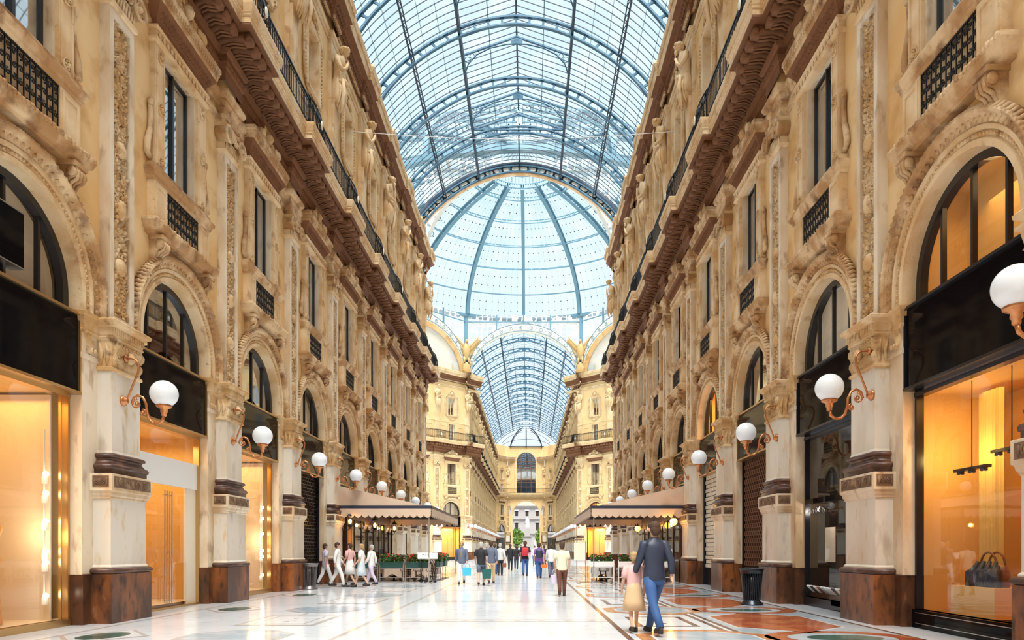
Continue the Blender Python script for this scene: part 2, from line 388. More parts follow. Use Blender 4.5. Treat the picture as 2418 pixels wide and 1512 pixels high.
# ---------------------------------------------------------------- arch
ZS, STILT = 5.86, .27
def arch_pt(w, r, t, rot=0):
    """t in 0..1 along a stilted half circle of radius r"""
    L = STILT; A = pi*r; tot = 2*L+A; d = t*tot
    if d < L: return (w, -r, ZS+d)
    if d > L+A: return (w, r, ZS+(tot-d))
    a = pi-(d-L)/r; return (w, r*cos(a), ZS+STILT+r*sin(a))
def arch_frame(r, t):
    L = STILT; A = pi*r; tot = 2*L+A; d = t*tot
    return pi if d < L else (0 if d > L+A else pi-(d-L)/r)
def arch_sweep(mb, prof, n=40):
    """prof: closed list of (w, r)"""
    rings = []
    for i in range(n+1):
        f = i/n
        rings.append([arch_pt(w, r, f) for w, r in prof])
    m = len(prof); vs = [p for q in rings for p in q]; fs = []
    for i in range(n):
        for k in range(m-1): a = i*m+k; fs.append((a, a+m, a+m+1, a+1))
    mb.add(vs, fs)
def build_arch():
    P = []
    rv = MB('stone'); arch_sweep(rv, [(-.38, 1.5), (.06, 1.5), (.06, 1.6), (.03, 1.62), (.03, 1.71), (.09, 1.72), (.09, 1.78), (.06, 1.80)])
    P.append(('archivolt', rv))
    bd = MB('carving'); arch_sweep(bd, [(.035, 1.625), (.045, 1.64), (.045, 1.69), (.035, 1.705)])
    for k in range(64):
        t = (k+.5)/64; a = arch_frame(1.665, t); p = arch_pt(.05, 1.665, t); q = .017
        bd.ball(p, .035, q+.008, q+.008, 5, 3)
    P.append(('bead_trim', bd))
    lf = MB('weathered_shaded'); arch_sweep(lf, [(.06, 1.79), (.08, 1.82), (.13, 1.9), (.17, 1.93)])
    for k in range(46):
        t = (k+.5)/46; a = arch_frame(1.86, t); p = arch_pt(.11, 1.80, t)
        lf.leaf(.105, p[1], p[2], .13, .09, a, .045)
    P.append(('leaf_moulding', lf))
    hd = MB('weathered_shaded'); arch_sweep(hd, [(.17, 1.92), (.21, 1.94), (.22, 1.97), (.20, 2.0), (.10, 2.01), (.0, 2.0)])
    for k in range(58):
        t = (k+.5)/58; p = arch_pt(.16, 2.0, t); p0 = arch_pt(.02, 2.03, t); p1 = arch_pt(.21, 1.98, t)
        hd.tube([p0, arch_pt(.12, 2.04, t), p1], [.02, .045, .03], 4)
    P.append(('hood_mould', hd))
    return Proto('arch', P)
# ---------------------------------------------------------------- window of the main floor
def rail_panel(mb, w, u0, u1, z0, z1, pitch=.135):
    mb.bar((w, u0, z0+.015), (w, u1, z0+.015), .03); mb.bar((w, u0, z1-.015), (w, u1, z1-.015), .03)
    n = max(2, round((u1-u0)/pitch)); p = (u1-u0)/n; h = z1-z0
    for i in range(n+1):
        u = u0+i*p; mb.bar((w, u, z0), (w, u, z1), .018)
        if i < n:
            c = u+p/2
            for k, zc in enumerate((.14, .38, .62, .86)):
                mb.scroll(w, c, z0+h*zc, p*.45, 1 if (i+k) % 2 else -1, pi/2*k, 1.3, .017, 10)
def build_window():
    P = []
    for s in (-1, 1):                                  # flanking posts
        fr = MB('stone')
        fr.box(0, .13, *sorted((s*.76, s*1.16)), 9.85, 12.6)
        fr.box(.13, .15, *sorted((s*.80, s*.84)), 9.95, 12.5); fr.box(.13, .15, *sorted((s*1.08, s*1.12)), 9.95, 12.5)
        P.append(('frame_post', fr))
    for s in (-1, 1):
        for z in (10.0, 11.2, 12.35): ro = MB('carving'); rosette(ro, .13, s*.96, z, .13); P.append(('rosette', ro))
    rv = MB('marble_frame')
    for s in (-1, 1): rv.box(-.35, .06, *sorted((s*.70, s*.78)), 9.85, 12.62)
    rv.box(-.35, .06, -.78, .78, 12.6, 12.72); P.append(('reveal', rv))
    la = MB('stone')
    la.ustack([(12.58, .0), (12.62, .04), (12.66, .05), (12.68, .0), (12.86, .0), (12.88, .04), (12.92, .05)], .16, 1.18)
    for k in range(14): la.ball((.19, -1.08+k*.166, 12.77), .03, .05, .06, 5, 4)
    P.append(('architrave', la))
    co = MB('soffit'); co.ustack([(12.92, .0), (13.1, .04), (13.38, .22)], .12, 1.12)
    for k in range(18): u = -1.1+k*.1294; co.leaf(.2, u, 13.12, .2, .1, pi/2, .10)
    cr = MB('weathered_shaded'); cr.ustack([(13.38, .0), (13.44, .02), (13.46, .02), (13.60, .05), (13.62, .08), (13.72, .08), (13.74, .0)], .34, 1.34)
    for k in range(28): u = -1.32+k*.098; cr.box(.38, .405, u-.03, u+.03, 13.5, 13.6)
    P.append(('cornice', cr, [('cornice_soffit', co)]))
    ct = MB('carving')                                  # crest with a crowned head between scrolls
    ct.box(.02, .2, -.3, .3, 13.72, 14.25)
    for s in (-1, 1):
        ct.scroll(.24, s*.28, 13.98, .14, -s, 2, 1.5, .05); ct.ball((.3, s*.62, 13.95), .12, .15, .15, 8, 6); ct.lathe([(.13, 0), (.12, .05), (.05, .08)], (.28, s*.52, 13.98), 12, 'x')
        ct.loft([[(.02, s*.3, z) for z in (13.72, 14.3)], [(.22, s*.6, z) for z in (13.72, 14.15)], [(.2, s*1.0, z) for z in (13.72, 13.92)]], False, False, True)
    for s in (-1, 1):
        ct.scroll(.22, s*.38, 13.98, .22, s, 0, 1.6, .05); ct.scroll(.22, s*.75, 13.86, .13, -s, 1, 1.4, .04); ct.ball((.22, s*1.08, 13.82), .1, .09, .09, 7, 5)
        ct.tube([(.2, s*.3, 14.22), (.2, s*.6, 14.05), (.2, s*.85, 13.9), (.2, s*1.1, 13.80)], [.05, .06, .05, .03], 6)
        ct.leaf(.2, s*.3, 13.8, .4, .16, pi/2-s*.7, .08)
    ct.ball((.26, 0, 14.12), .15, .13, .18, 10, 7); ct.ball((.39, 0, 14.10), .05, .03, .05, 6, 4)
    for k in range(5): ct.tube([(.2, -.16+.08*k, 14.25), (.24, -.2+.1*k, 14.44)], [.05, .02], 5)
    P.append(('crest', ct))
    for s in (-1, 1):                                   # S shaped brackets at the sides
        sc = MB('weathered_shaded')
        sc.tube([(.06, s*1.26, 11.15), (.06, s*1.22, 10.9), (.06, s*1.25, 10.6), (.06, s*1.36, 10.3), (.06, s*1.38, 10.05), (.06, s*1.27, 9.95), (.06, s*1.22, 10.08)], [.05, .055, .06, .07, .07, .05, .03], 6)
        sc.ball((.08, s*1.27, 11.2), .07, .07, .09, 6, 4)
        P.append(('scroll_bracket', sc))
    le = MB('weathered_shaded'); le.ustack([(9.50, .0), (9.54, .03), (9.60, .04), (9.68, .10), (9.74, .10), (9.76, .02), (9.87, .02)], .16, 1.3)
    for k in range(26): u = -1.3+k*.104; le.box(.25, .262, u-.03, u+.03, 9.68, 9.73)
    P.append(('ledge', le))
    pd = MB('stone')
    for s in (-1, 1):
        pd.box(0, .17, *sorted((s*.74, s*1.27)), 8.6, 9.5)
        pd.box(.17, .19, *sorted((s*.78, s*1.22)), 8.66, 8.72); pd.box(.17, .19, *sorted((s*.78, s*1.22)), 9.38, 9.44)
        for q in (.78, 1.16): pd.box(.17, .19, *sorted((s*q, s*(q+.06))), 8.72, 9.38)
    pd.box(0, .05, -.74, .74, 8.6, 9.5); P.append(('balcony_pedestal', pd))
    rl = MB('iron'); rail_panel(rl, .13, -.74, .74, 8.62, 9.5); P.append(('railing', rl))
    sl = MB('weathered_shaded'); sl.ustack([(8.3, -.12), (8.36, -.10), (8.40, -.02), (8.44, .0), (8.52, .03), (8.60, .02), (8.62, -.02)], .30, 1.46)
    rough = MB('weathered_shaded', True)
    for k in range(30): rough.ball((.33, -1.42+k*.098, 8.56+random.uniform(-.02, .02)), .04, .06, .05, 6, 4)
    P.append(('balcony_slab', sl, [('worn_edge', rough)]))
    for s in (-1, 1):
        k_ = MB('weathered_shaded'); u = s*1.06
        k_.box(.0, .34, u-.17, u+.17, 8.22, 8.30)
        ring = []
        prof = [(0, 8.22), (.32, 8.22), (.34, 8.12), (.28, 8.02), (.2, 8.0), (.16, 7.9), (.12, 7.8), (.03, 7.72), (0, 7.7)]
        k_.loft([[(a, u-.13, b) for a, b in prof], [(a, u+.13, b) for a, b in prof]], True, True, False)
        for q in (-1, 1): k_.lathe([(.09, 0), (.09, .03), (.03, .05)], (.24, u+q*.13-(.03 if q < 0 else 0), 8.12), 10, 'y')
        for q in (-.08, 0, .08): k_.tube([(.33, u+q, 8.16), (.3, u+q, 8.0), (.2, u+q, 7.95), (.12, u+q, 7.82)], .035, 5)
        P.append(('console', k_))
    wf = MB('black_frame')
    for s in (-1, 1): wf.box(-.16, -.10, *sorted((s*.64, s*.70)), 9.85, 12.6)
    wf.box(-.16, -.10, -.7, .7, 12.54, 12.6); wf.box(-.16, -.08, -.035, .035, 9.85, 12.6); wf.box(-.16, -.10, -.7, .7, 9.85, 9.93)
    gp = MB('window_glass'); gp.add([(-.14, -.66, 9.9), (-.14, .66, 9.9), (-.14, .66, 12.56), (-.14, -.66, 12.56)], [(0, 1, 2, 3)])
    cu = MB('tan_curtain')
    for s in (-1, 1):
        pts = [[( -.24+.025*sin(k*1.9), s*(.68-.05*k), z) for k in range(12)] for z in (9.9, 12.6)]
        cu.loft(pts, False, False, True)
    bk = MB('dark_inside'); bk.room(-.9, -.31, -.8, .8, 9.7, 12.7)
    P.append(('window_frame', wf, [('glass_pane', gp), ('shutter', cu), ('dark_room', bk)]))
    return Proto('balcony_window', P)
# ---------------------------------------------------------------- upper windows
def build_upper_window():
    P = []
    f = MB('stone'); out = []
    def ring(off, zo, w): return [(w, -.62-off, 18.95-zo), (w, .62+off, 18.95-zo), (w, .62+off, 21.3+zo), (w, -.62-off, 21.3+zo)]
    for a, b, w0, w1 in ((0.0, .07, .10, .10), (.07, .14, .06, .13), (.14, .2, .13, .04)):
        r0 = ring(a, a, w0); r1 = ring(b, b, w1); f.add(r0+r1, [(0, 4, 5, 1), (1, 5, 6, 2), (2, 6, 7, 3), (3, 7, 4, 0)])
    r0 = ring(0, 0, .1); r1 = ring(-.06, -.06, -.3); f.add(r0+r1, [(0, 1, 5, 4), (1, 2, 6, 5), (2, 3, 7, 6), (3, 0, 4, 7)])
    P.append(('window_surround', f))
    o = MB('carving')
    for s in (-1, 1):
        for k in range(16): o.leaf(.06, s*.93, 19.0+k*.145, .15, .12, pi/2-s*.5, .08)
        o.tube([(.06, s*.85, 18.85), (.08, s*1.12, 19.1), (.06, s*1.08, 19.6), (.08, s*1.15, 20.1), (.06, s*1.08, 20.6), (.08, s*1.1, 21.1), (.06, s*.8, 21.5), (.06, s*.45, 21.6)], .045, 5)
        o.tube([(.06, s*.45, 21.6), (.07, s*.38, 21.95), (.08, s*.12, 22.08), (.08, 0, 22.1)], .045, 5)
        o.tube([(.06, s*.9, 18.8), (.06, s*.5, 18.68), (.06, s*.3, 18.4), (.06, 0, 18.33)], .04, 5); o.scroll(.08, s*.4, 21.72, .15, s, 0, 1.4, .03)
    o.ball((.12, 0, 21.78), .1, .16, .2, 8, 6); P.append(('carved_frame', o))
    g = MB('window_glass'); g.add([(-.25, -.58, 19), (-.25, .58, 19), (-.25, .58, 21.26), (-.25, -.58, 21.26)], [(0, 1, 2, 3)])
    b = MB('stone'); b.box(-.3, -.2, -.03, .03, 19, 21.25); b.box(-.3, -.2, -.58, -.5, 19, 21.25); b.box(-.3, -.2, .5, .58, 19, 21.25); b.box(-.3, -.2, -.58, .58, 21.16, 21.25)
    d = MB('dark_inside'); d.room(-.8, -.28, -.7, .7, 18.9, 21.4)
    P.append(('window_sash', b, [('glass_pane', g), ('dark_room', d)]))
    return Proto('attic_window', P)
def build_balcony_door():
    P = []
    f = MB('stone')
    for s in (-1, 1): f.box(-.3, .06, *sorted((s*.5, s*.62)), 15.5, 17.75)
    f.box(-.3, .08, -.68, .68, 17.75, 17.9)
    for s in (-1, 1):
        for a, b, c, d in ((.95, 1.0, 16.0, 17.5), (1.7, 1.75, 16.0, 17.5)): f.box(0, .03, *sorted((s*a, s*b)), c, d)
        f.box(0, .03, *sorted((s*.95, s*1.75)), 17.45, 17.5); f.box(0, .03, *sorted((s*.95, s*1.75)), 16.0, 16.05)
    P.append(('door_frame', f))
    g = MB('window_glass'); g.add([(-.2, -.5, 15.5), (-.2, .5, 15.5), (-.2, .5, 17.75), (-.2, -.5, 17.75)], [(0, 1, 2, 3)])
    b = MB('white_iron'); b.box(-.22, -.14, -.04, .04, 15.5, 17.75); b.box(-.22, -.14, -.5, -.43, 15.5, 17.75); b.box(-.22, -.14, .43, .5, 15.5, 17.75)
    d = MB('dark_inside'); d.room(-.7, -.28, -.6, .6, 15.4, 17.9)
    P.append(('door_leaf', b, [('glass_pane', g), ('dark_room', d)]))
    return Proto('balcony_door', P)
# ---------------------------------------------------------------- continuous balcony, one section per bay, block over the pier
def outline(hb, a, b, o=0):
    """plan line of a projecting edge: recess depth a between the blocks of depth b, half width hb; from -2.5 to 2.5"""
    return [(a+o, -2.5), (a+o, -hb-o), (b+o, -hb-o), (b+o, hb+o), (a+o, hb+o), (a+o, 2.5)]
def edge_loft(mb, prof, hb, a, b):
    rings = [[(x, y, z) for x, y in outline(hb, a, b, o)] for z, o in prof]
    mb.loft(rings, False, False, False)
def build_balcony():
    P = []
    a, b = .88, 1.13
    f = MB('stone'); edge_loft(f, [(15.05, 0), (15.22, 0), (15.23, .03), (15.28, .03), (15.30, .05), (15.42, .08), (15.50, .10), (15.56, .10), (15.56, -.15)], 1.0, a, b)
    f.add([(0, -2.5, 15.55), (a, -2.5, 15.55), (a, 2.5, 15.55), (0, 2.5, 15.55)], [(0, 1, 2, 3)])
    f.add([(a, -1, 15.55), (b, -1, 15.55), (b, 1, 15.55), (a, 1, 15.55)], [(0, 1, 2, 3)])
    P.append(('fascia', f))
    eg = MB('carving')
    for k in range(50):
        u = -2.45+k*.1; w = (b if abs(u) < 1.05 else a)+.06; eg.ball((w, u, 15.36), .03, .035, .045, 5, 3)
    P.append(('egg_moulding', eg))
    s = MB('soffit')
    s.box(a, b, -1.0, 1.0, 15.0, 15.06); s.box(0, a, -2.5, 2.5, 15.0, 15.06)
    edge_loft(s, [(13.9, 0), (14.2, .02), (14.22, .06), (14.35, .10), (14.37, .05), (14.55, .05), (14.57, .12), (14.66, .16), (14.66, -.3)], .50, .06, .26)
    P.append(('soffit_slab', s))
    m_ = MB('soffit')
    for k in range(12):
        u = -2.29+k*.4166; d = (b if abs(u) < 1.0 else a)-.08
        pr = [(.12, 14.6), (.2, 14.68), (d*.5, 14.78), (d*.75, 14.72), (d-.02, 14.74), (d, 14.86), (d-.04, 15.0), (.12, 15.0)]
        m_.loft([[(x, u-.11, z) for x, z in pr], [(x, u+.11, z) for x, z in pr]], True, True, True)
        m_.lathe([(.09, -.02), (.09, .26), (.04, .28)], (d-.10, u-.13, 14.86), 10, 'y')
        m_.ball((.55, u+.21, 14.97), .09, .07, .04, 7, 4)
        for q in (-.06, .06): m_.tube([(.25, u+q, 14.66), (d*.5, u+q, 14.74), (d*.8, u+q, 14.70)], .035, 4)
    P.append(('modillion_band', m_))
    g = MB('soffit')
    for k in range(25): u = -2.4+k*.2; w = (.30 if abs(u) < .55 else .10); g.leaf(w, u, 14.22, .14, .17, pi/2, .07)
    P.append(('leaf_moulding', g))
    return Proto('balcony_section', P)
def build_railing(bow=True):
    r = MB('iron'); z0, z1 = 15.6, 16.6; w = .92; n = 32
    r.bar((w, -2.5, z1), (w, 2.5, z1), .05); r.bar((w, -2.5, z0), (w, 2.5, z0), .04); r.bar((w, -2.5, z1-.14), (w, 2.5, z1-.14), .025); r.bar((w, -2.5, z0+.16), (w, 2.5, z0+.16), .025)
    for k in range(n+1):
        u = -2.5+5*k/n; r.bar((w, u, z0), (w, u, z1), .022)
        if k < n: r.scroll(w, u+.08, z1-.07, .05, 1, 0, 1, .01, 6); r.scroll(w, u+.08, z0+.08, .055, -1, 0, 1, .01, 6)
    p = MB('iron')                                       # bowed scroll panel over the block
    for k in range(9):
        u = -.8+.2*k; bw = .17*cos(u/.85*pi/2)
        p.tube([(w+bw*.3, u, z0+.02), (w+bw*1.4, u, z0+.3), (w+bw*1.1, u, z0+.7), (w+bw*.5, u, z1+.03)], .016, 4)
        if k < 8:
            p.scroll(w+.2*cos(u/.85*pi/2), u+.1, z0+.28, .10, 1 if k % 2 else -1, k, 1.3, .016, 9)
            p.scroll(w+.16*cos(u/.85*pi/2), u+.1, z0+.72, .09, -1 if k % 2 else 1, k, 1.3, .016, 9)
    p.tube([(w+.17*cos(u_/.85*pi/2)*.5, u_, z1+.06) for u_ in [-.85+.17*k for k in range(11)]], .028, 5)
    md = MB('white_iron', True); md.ball((w+.24, 0, z0+.5), .03, .10, .16, 8, 6)
    return Proto('balcony_railing', [('railing', r), ('bowed_panel', p), ('medallion', md)])
def build_top_cornice():
    P = []
    a, b = .60, .73
    f = MB('stone'); edge_loft(f, [(24.05, 0), (24.24, 0), (24.26, .03), (24.32, .03), (24.34, .05), (24.5, .1), (24.6, .14), (24.72, .14), (24.74, .0), (24.74, -2.3), (25.9, -2.3)], .75, a, b)
    P.append(('fascia', f))
    eg = MB('carving')
    for k in range(42):
        u = -2.44+k*.119; w = (b if abs(u) < .8 else a)+.10; eg.leaf(w, u, 24.34, .2, .1, pi/2, .04)
        eg.ball((w+.03, u, 24.68), .03, .04, .05, 5, 3)
    P.append(('leaf_edge', eg))
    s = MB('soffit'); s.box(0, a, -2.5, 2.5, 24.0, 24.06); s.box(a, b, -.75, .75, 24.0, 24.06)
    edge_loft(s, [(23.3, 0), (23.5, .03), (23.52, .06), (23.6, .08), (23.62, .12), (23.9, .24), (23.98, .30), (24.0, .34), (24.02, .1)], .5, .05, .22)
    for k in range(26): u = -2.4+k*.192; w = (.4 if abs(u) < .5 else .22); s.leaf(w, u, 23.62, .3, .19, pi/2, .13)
    P.append(('leaf_soffit', s))
    ar = MB('stone'); edge_loft(ar, [(22.55, -.04), (22.6, 0), (22.75, .02), (22.77, .06), (22.85, .08), (22.86, -.04)], .42, .05, .20)
    for k in range(60): u = -2.46+k*.0834; w = (.24 if abs(u) < .42 else .09); ar.ball((w, u, 22.68), .02, .025, .03, 4, 3)
    P.append(('architrave', ar))
    dn = MB('carving')
    for k in range(50): u = -2.45+k*.1; w = (.27 if abs(u) < .5 else .10); dn.box(w-.02, w+.06, u-.03, u+.03, 23.38, 23.5)
    P.append(('dentil_moulding', dn))
    return Proto('cornice_section', P)
# ---------------------------------------------------------------- statue on the upper pilaster
def build_statue(v):
    """a draped half figure growing out of a tapering pedestal; head bowed"""
    P = []
    he = MB('stone')
    he.loft([[(.0, -q, z), (w, -q, z), (w, q, z), (.0, q, z)] for z, q, w in ((15.56, .36, .2), (17.9, .36, .2), (17.92, .42, .26), (18.05, .42, .26), (18.07, .24, .18), (20.1, .34, .28))], smooth=False)
    he.box(0, .15, -.4, .4, 18.05, 22.6); he.leaf(.2, 0, 18.3, 1.0, .3, pi/2, .06)
    P.append(('pedestal', he))
    body = MB('stone', True); rings = []
    N = 18
    for z, ry, rx, cx, fold in ((20.0, .30, .20, .30, .05), (20.25, .36, .25, .31, .05), (20.6, .38, .28, .33, .05), (20.9, .37, .27, .34, .03), (21.1, .31, .22, .33, .0), (21.3, .31, .22, .34, 0), (21.55, .37, .25, .38, 0), (21.75, .43, .25, .40, 0), (21.9, .40, .2, .42, 0), (21.99, .22, .15, .46, 0), (22.05, .12, .11, .50, 0), (22.14, .10, .10, .54, 0)):
        rings.append([(cx+(rx+fold*sin(k*2*pi/N*6+v)*.8)*cos(2*pi*k/N), (ry+fold*sin(k*2*pi/N*5+z))*sin(2*pi*k/N), z) for k in range(N)])
    body.loft(rings)
    s = 1 if v % 2 else -1
    # arms: one raised to the chin, one across the waist
    body.tube([(.36, s*.38, 21.82), (.46, s*.50, 21.5), (.62, s*.42, 21.25), (.72, s*.18, 21.5), (.74, s*.05, 21.78)], [.12, .105, .085, .07, .05], 8)
    body.tube([(.36, -s*.38, 21.82), (.42, -s*.50, 21.5), (.50, -s*.46, 21.18), (.68, -s*.18, 21.15), (.72, s*.12, 21.2)], [.12, .105, .085, .07, .05], 8)
    for q in range(5): body.tube([(.74, s*(.05-.02*q), 21.78), (.77, s*(.03-.03*q), 21.85), (.74, s*(.02-.03*q), 21.92)], .016, 4)
    body.ball((.62, 0, 22.28), .15, .13, .17, 12, 8); body.ball((.77, 0, 22.24), .035, .025, .04, 6, 4); body.ball((.72, 0, 22.15), .05, .05, .04, 6, 4)
    for q in (-1, 1): body.ball((.74, q*.055, 22.30), .02, .03, .02, 6, 4)
    P.append(('body', body))
    hr = MB('stone', True); hr.ball((.58, 0, 22.36), .2, .19, .16, 12, 7)
    rr = random.Random(v)
    for k in range(16): a = k*2*pi/16; hr.ball((.60+.17*cos(a), .19*sin(a), 22.34+rr.uniform(-.05, .05)), .06, .06, .06, 6, 4)
    if v % 2: hr.ball((.72, 0, 22.08), .08, .09, .12, 8, 5)
    P.append(('hair', hr))
    dr = MB('stone', True)
    for k in range(9):
        u = -.32+.08*k; b = .62-.9*abs(u)**2; z1 = 19.65+.25*abs(sin(k*1.3+v)); dr.tube([(.3+.30*cos(u*3), u, 20.95-.1*s*u), (b, u*1.02, 20.5), (b-.08, u*.95, 20.1), (b-.18, u*.85, z1)], [.05, .065, .055, .025], 6)
    dr.tube([(.5, -.38, 20.9+.1*s), (.66, -.15, 20.95), (.68, .12, 20.98), (.5, .38, 20.9-.1*s)], [.07, .09, .09, .07], 7)
    dr.tube([(.60, s*.30, 20.95), (.66, s*.34, 20.4), (.6, s*.32, 19.9), (.5, s*.3, 19.55)], [.07, .09, .07, .03], 7)
    P.append(('drapery', dr))
    return Proto('statue', P)
# ---------------------------------------------------------------- globe lamp on the pier
def build_lamp(on=1):
    g = MB('opal', True); g.ball((1.10, 0, 4.50), .262, n=24, m=16)
    h = MB('brass', True); h.lathe([(.03, 4.05), (.05, 4.07), (.05, 4.12), (.07, 4.14), (.065, 4.2), (.14, 4.235), (.15, 4.27), (.12, 4.29), (.02, 4.29)], (1.10, 0, 0), 16)
    a = MB('brass', True)
    a.tube([(.46, 0, 4.30), (.50, 0, 4.42), (.58, 0, 4.47), (.68, 0, 4.43), (.745, 0, 4.30), (.76, 0, 4.15), (.80, 0, 4.0), (.88, 0, 3.92), (.98, 0, 3.905), (1.07, 0, 3.97), (1.10, 0, 4.08)], [.026]*9+[.03, .03], 8)
    a.tube([(.36, 0, 4.36), (.42, 0, 4.52), (.50, 0, 4.72), (.585, 0, 4.92), (.60, 0, 5.07), (.55, 0, 5.17), (.46, 0, 5.2), (.36, 0, 5.2)], .02, 6)
    def sc2(x, z, r, d):
        pts = []
        for i in range(17):
            f = i/16; an = d*3.0*pi*f+pi/2; pts.append((x+r*(1-.85*f)*cos(an), 0, z+r*(1-.85*f)*sin(an)))
        a.tube(pts, [.02-.008*i/16 for i in range(17)], 6)
    sc2(.56, 4.30, .10, 1); sc2(.68, 4.13, .065, -1); a.ball((.56, 0, 4.30), .035); a.ball((.68, 0, 4.13), .025)
    ro = MB('brass', True); ro.lathe([(.10, 0), (.11, .02), (.09, .05), (.06, .06), (.055, .10), (.03, .11)], (.28, 0, 4.36), 16, 'x')
    ru = MB('brass', True); ru.lathe([(.07, 0), (.07, .03), (.03, .05)], (.33, 0, 5.2), 12, 'x')
    return Proto('wall_lamp', [('globe', g), ('globe_holder', h), ('scroll_arm', a), ('wall_rosette', ro), ('upper_rosette', ru)])
# ---------------------------------------------------------------- wall bay: ashlar skin with its openings (mid bay at y = 0)
def build_wall_bay():
    w = MB('stucco'); R = 1.55; n = 24
    arc = [(0, R*cos(pi*k/n), ZS+STILT+R*sin(pi*k/n)) for k in range(n+1)]      # from +R to -R
    top = 8.3
    def edge(p): return (0, 2.5 if p[1] > 0 else -2.5, p[2])
    # sides of the arch
    for s in (1, -1):
        pts = [p for p in arc if p[1]*s >= -1e-6]
        if s < 0: pts = pts[::-1]
        prev = (0, s*R, ZS)
        for p in pts:
            w.add([prev, (0, s*2.5, prev[2]), (0, s*2.5, p[2]), p], [(0, 1, 2, 3)]); prev = p
    w.add([(0, -2.5, ZS+STILT+R), (0, 2.5, ZS+STILT+R), (0, 2.5, top), (0, -2.5, top)], [(0, 1, 2, 3)])
    def holed(z0, z1, hu, h0, h1):
        q = [(-2.5, -hu, z0, z1), (hu, 2.5, z0, z1), (-hu, hu, z0, h0), (-hu, hu, h1, z1)]
        for a, b, c, d in q: w.add([(0, a, c), (0, b, c), (0, b, d), (0, a, d)], [(0, 1, 2, 3)])
    holed(top, 15.0, .74, 9.8, 12.66); holed(15.0, 18.2, .52, 15.3, 17.8); holed(18.2, 24.05, .60, 18.97, 21.28)
    st = MB('weathered_shaded'); edge_loft(st, [(12.85, .0), (12.98, .02), (13.0, .05), (13.08, .05), (13.1, .02), (13.3, .02), (13.32, .06), (13.42, .08), (13.5, .16), (13.6, .16), (13.64, 0)], 0.01, .0, .0)
    edge_loft(st, [(17.98, 0), (18.0, .03), (18.08, .03), (18.1, 0)], .01, 0, 0)
    return Proto('wall_segment', [('wall_face', w), ('string_course', st)])
# ================================================================ placing the arcades
WX = 7.58
YL0, YR0 = 13.65, 13.40           # middle of the first full pier on either side
PIER = build_pier(); PIL = build_pilaster(); ARCH = build_arch(); WIN = build_window(); UWIN = build_upper_window(); BDOOR = build_balcony_door()
RAIL = build_railing(); STAT = [build_statue(v) for v in range(3)]; LAMP = build_lamp(); WALL = build_wall_bay()
BALC = build_balcony(); TOPC = build_top_cornice()
def clipped(proto, umax=None, umin=None):
    """the same section cut off at the end of a wall"""
    import copy
    q = copy.copy(proto); q.one = None; q.parts = []; q.src = None
    for pn, me, subs in proto.parts:
        bm = bmesh.new(); bm.from_mesh(me)
        for lim, sg in ((umax, 1), (umin, -1)):
            if lim is None: continue
            bmesh.ops.bisect_plane(bm, geom=bm.verts[:]+bm.edges[:]+bm.faces[:], plane_co=(0, lim, 0), plane_no=(0, sg, 0), clear_outer=True)
        n = bpy.data.meshes.new(pn); bm.to_mesh(n); bm.free()
        for m_ in me.materials: n.materials.append(m_)
        q.parts.append((pn, n, []))
    return q
def merged_mesh(q, name):
    bm = bmesh.new(); mats = []
    for pn, me, _ in q.parts:
        off = len(bm.faces); bm.from_mesh(me); bm.faces.ensure_lookup_table()
        for i in range(off, len(bm.faces)):
            m_ = me.materials[bm.faces[i].material_index] if me.materials else None
            if m_ not in mats: mats.append(m_)
            bm.faces[i].material_index = mats.index(m_)
    n = bpy.data.meshes.new(name); bm.to_mesh(n); bm.free()
    for m_ in mats: n.materials.append(m_)
    return n
def pale(proto):
    import copy
    q = copy.copy(proto); q.one = None; q.parts = []; q.src = None
    for pn, me, subs in proto.parts:
        n = me.copy()
        for i, m_ in enumerate(n.materials):
            if m_.name in PALE: n.materials[i] = M[PALE[m_.name]]
        q.parts.append((pn, n, []))
    return q
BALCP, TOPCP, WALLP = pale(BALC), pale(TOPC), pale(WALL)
BALC_E = {1: clipped(BALC, umax=1.02), -1: clipped(BALC, umin=-1.02)}
TOPC_E = {1: clipped(TOPC, umax=.95), -1: clipped(TOPC, umin=-.95)}
RAIL_E = {1: clipped(RAIL, umax=1.0), -1: clipped(RAIL, umin=-1.0)}
for d_ in (BALC_E, TOPC_E, RAIL_E):
    for q in d_.values(): q.one = merged_mesh(q, q.name)
SIDE = {-1: 'boutique side', 1: 'bookshop side'}
def row(side, s_i, where):
    return f'{ORD[s_i]} along the {SIDE[side]}{where}'
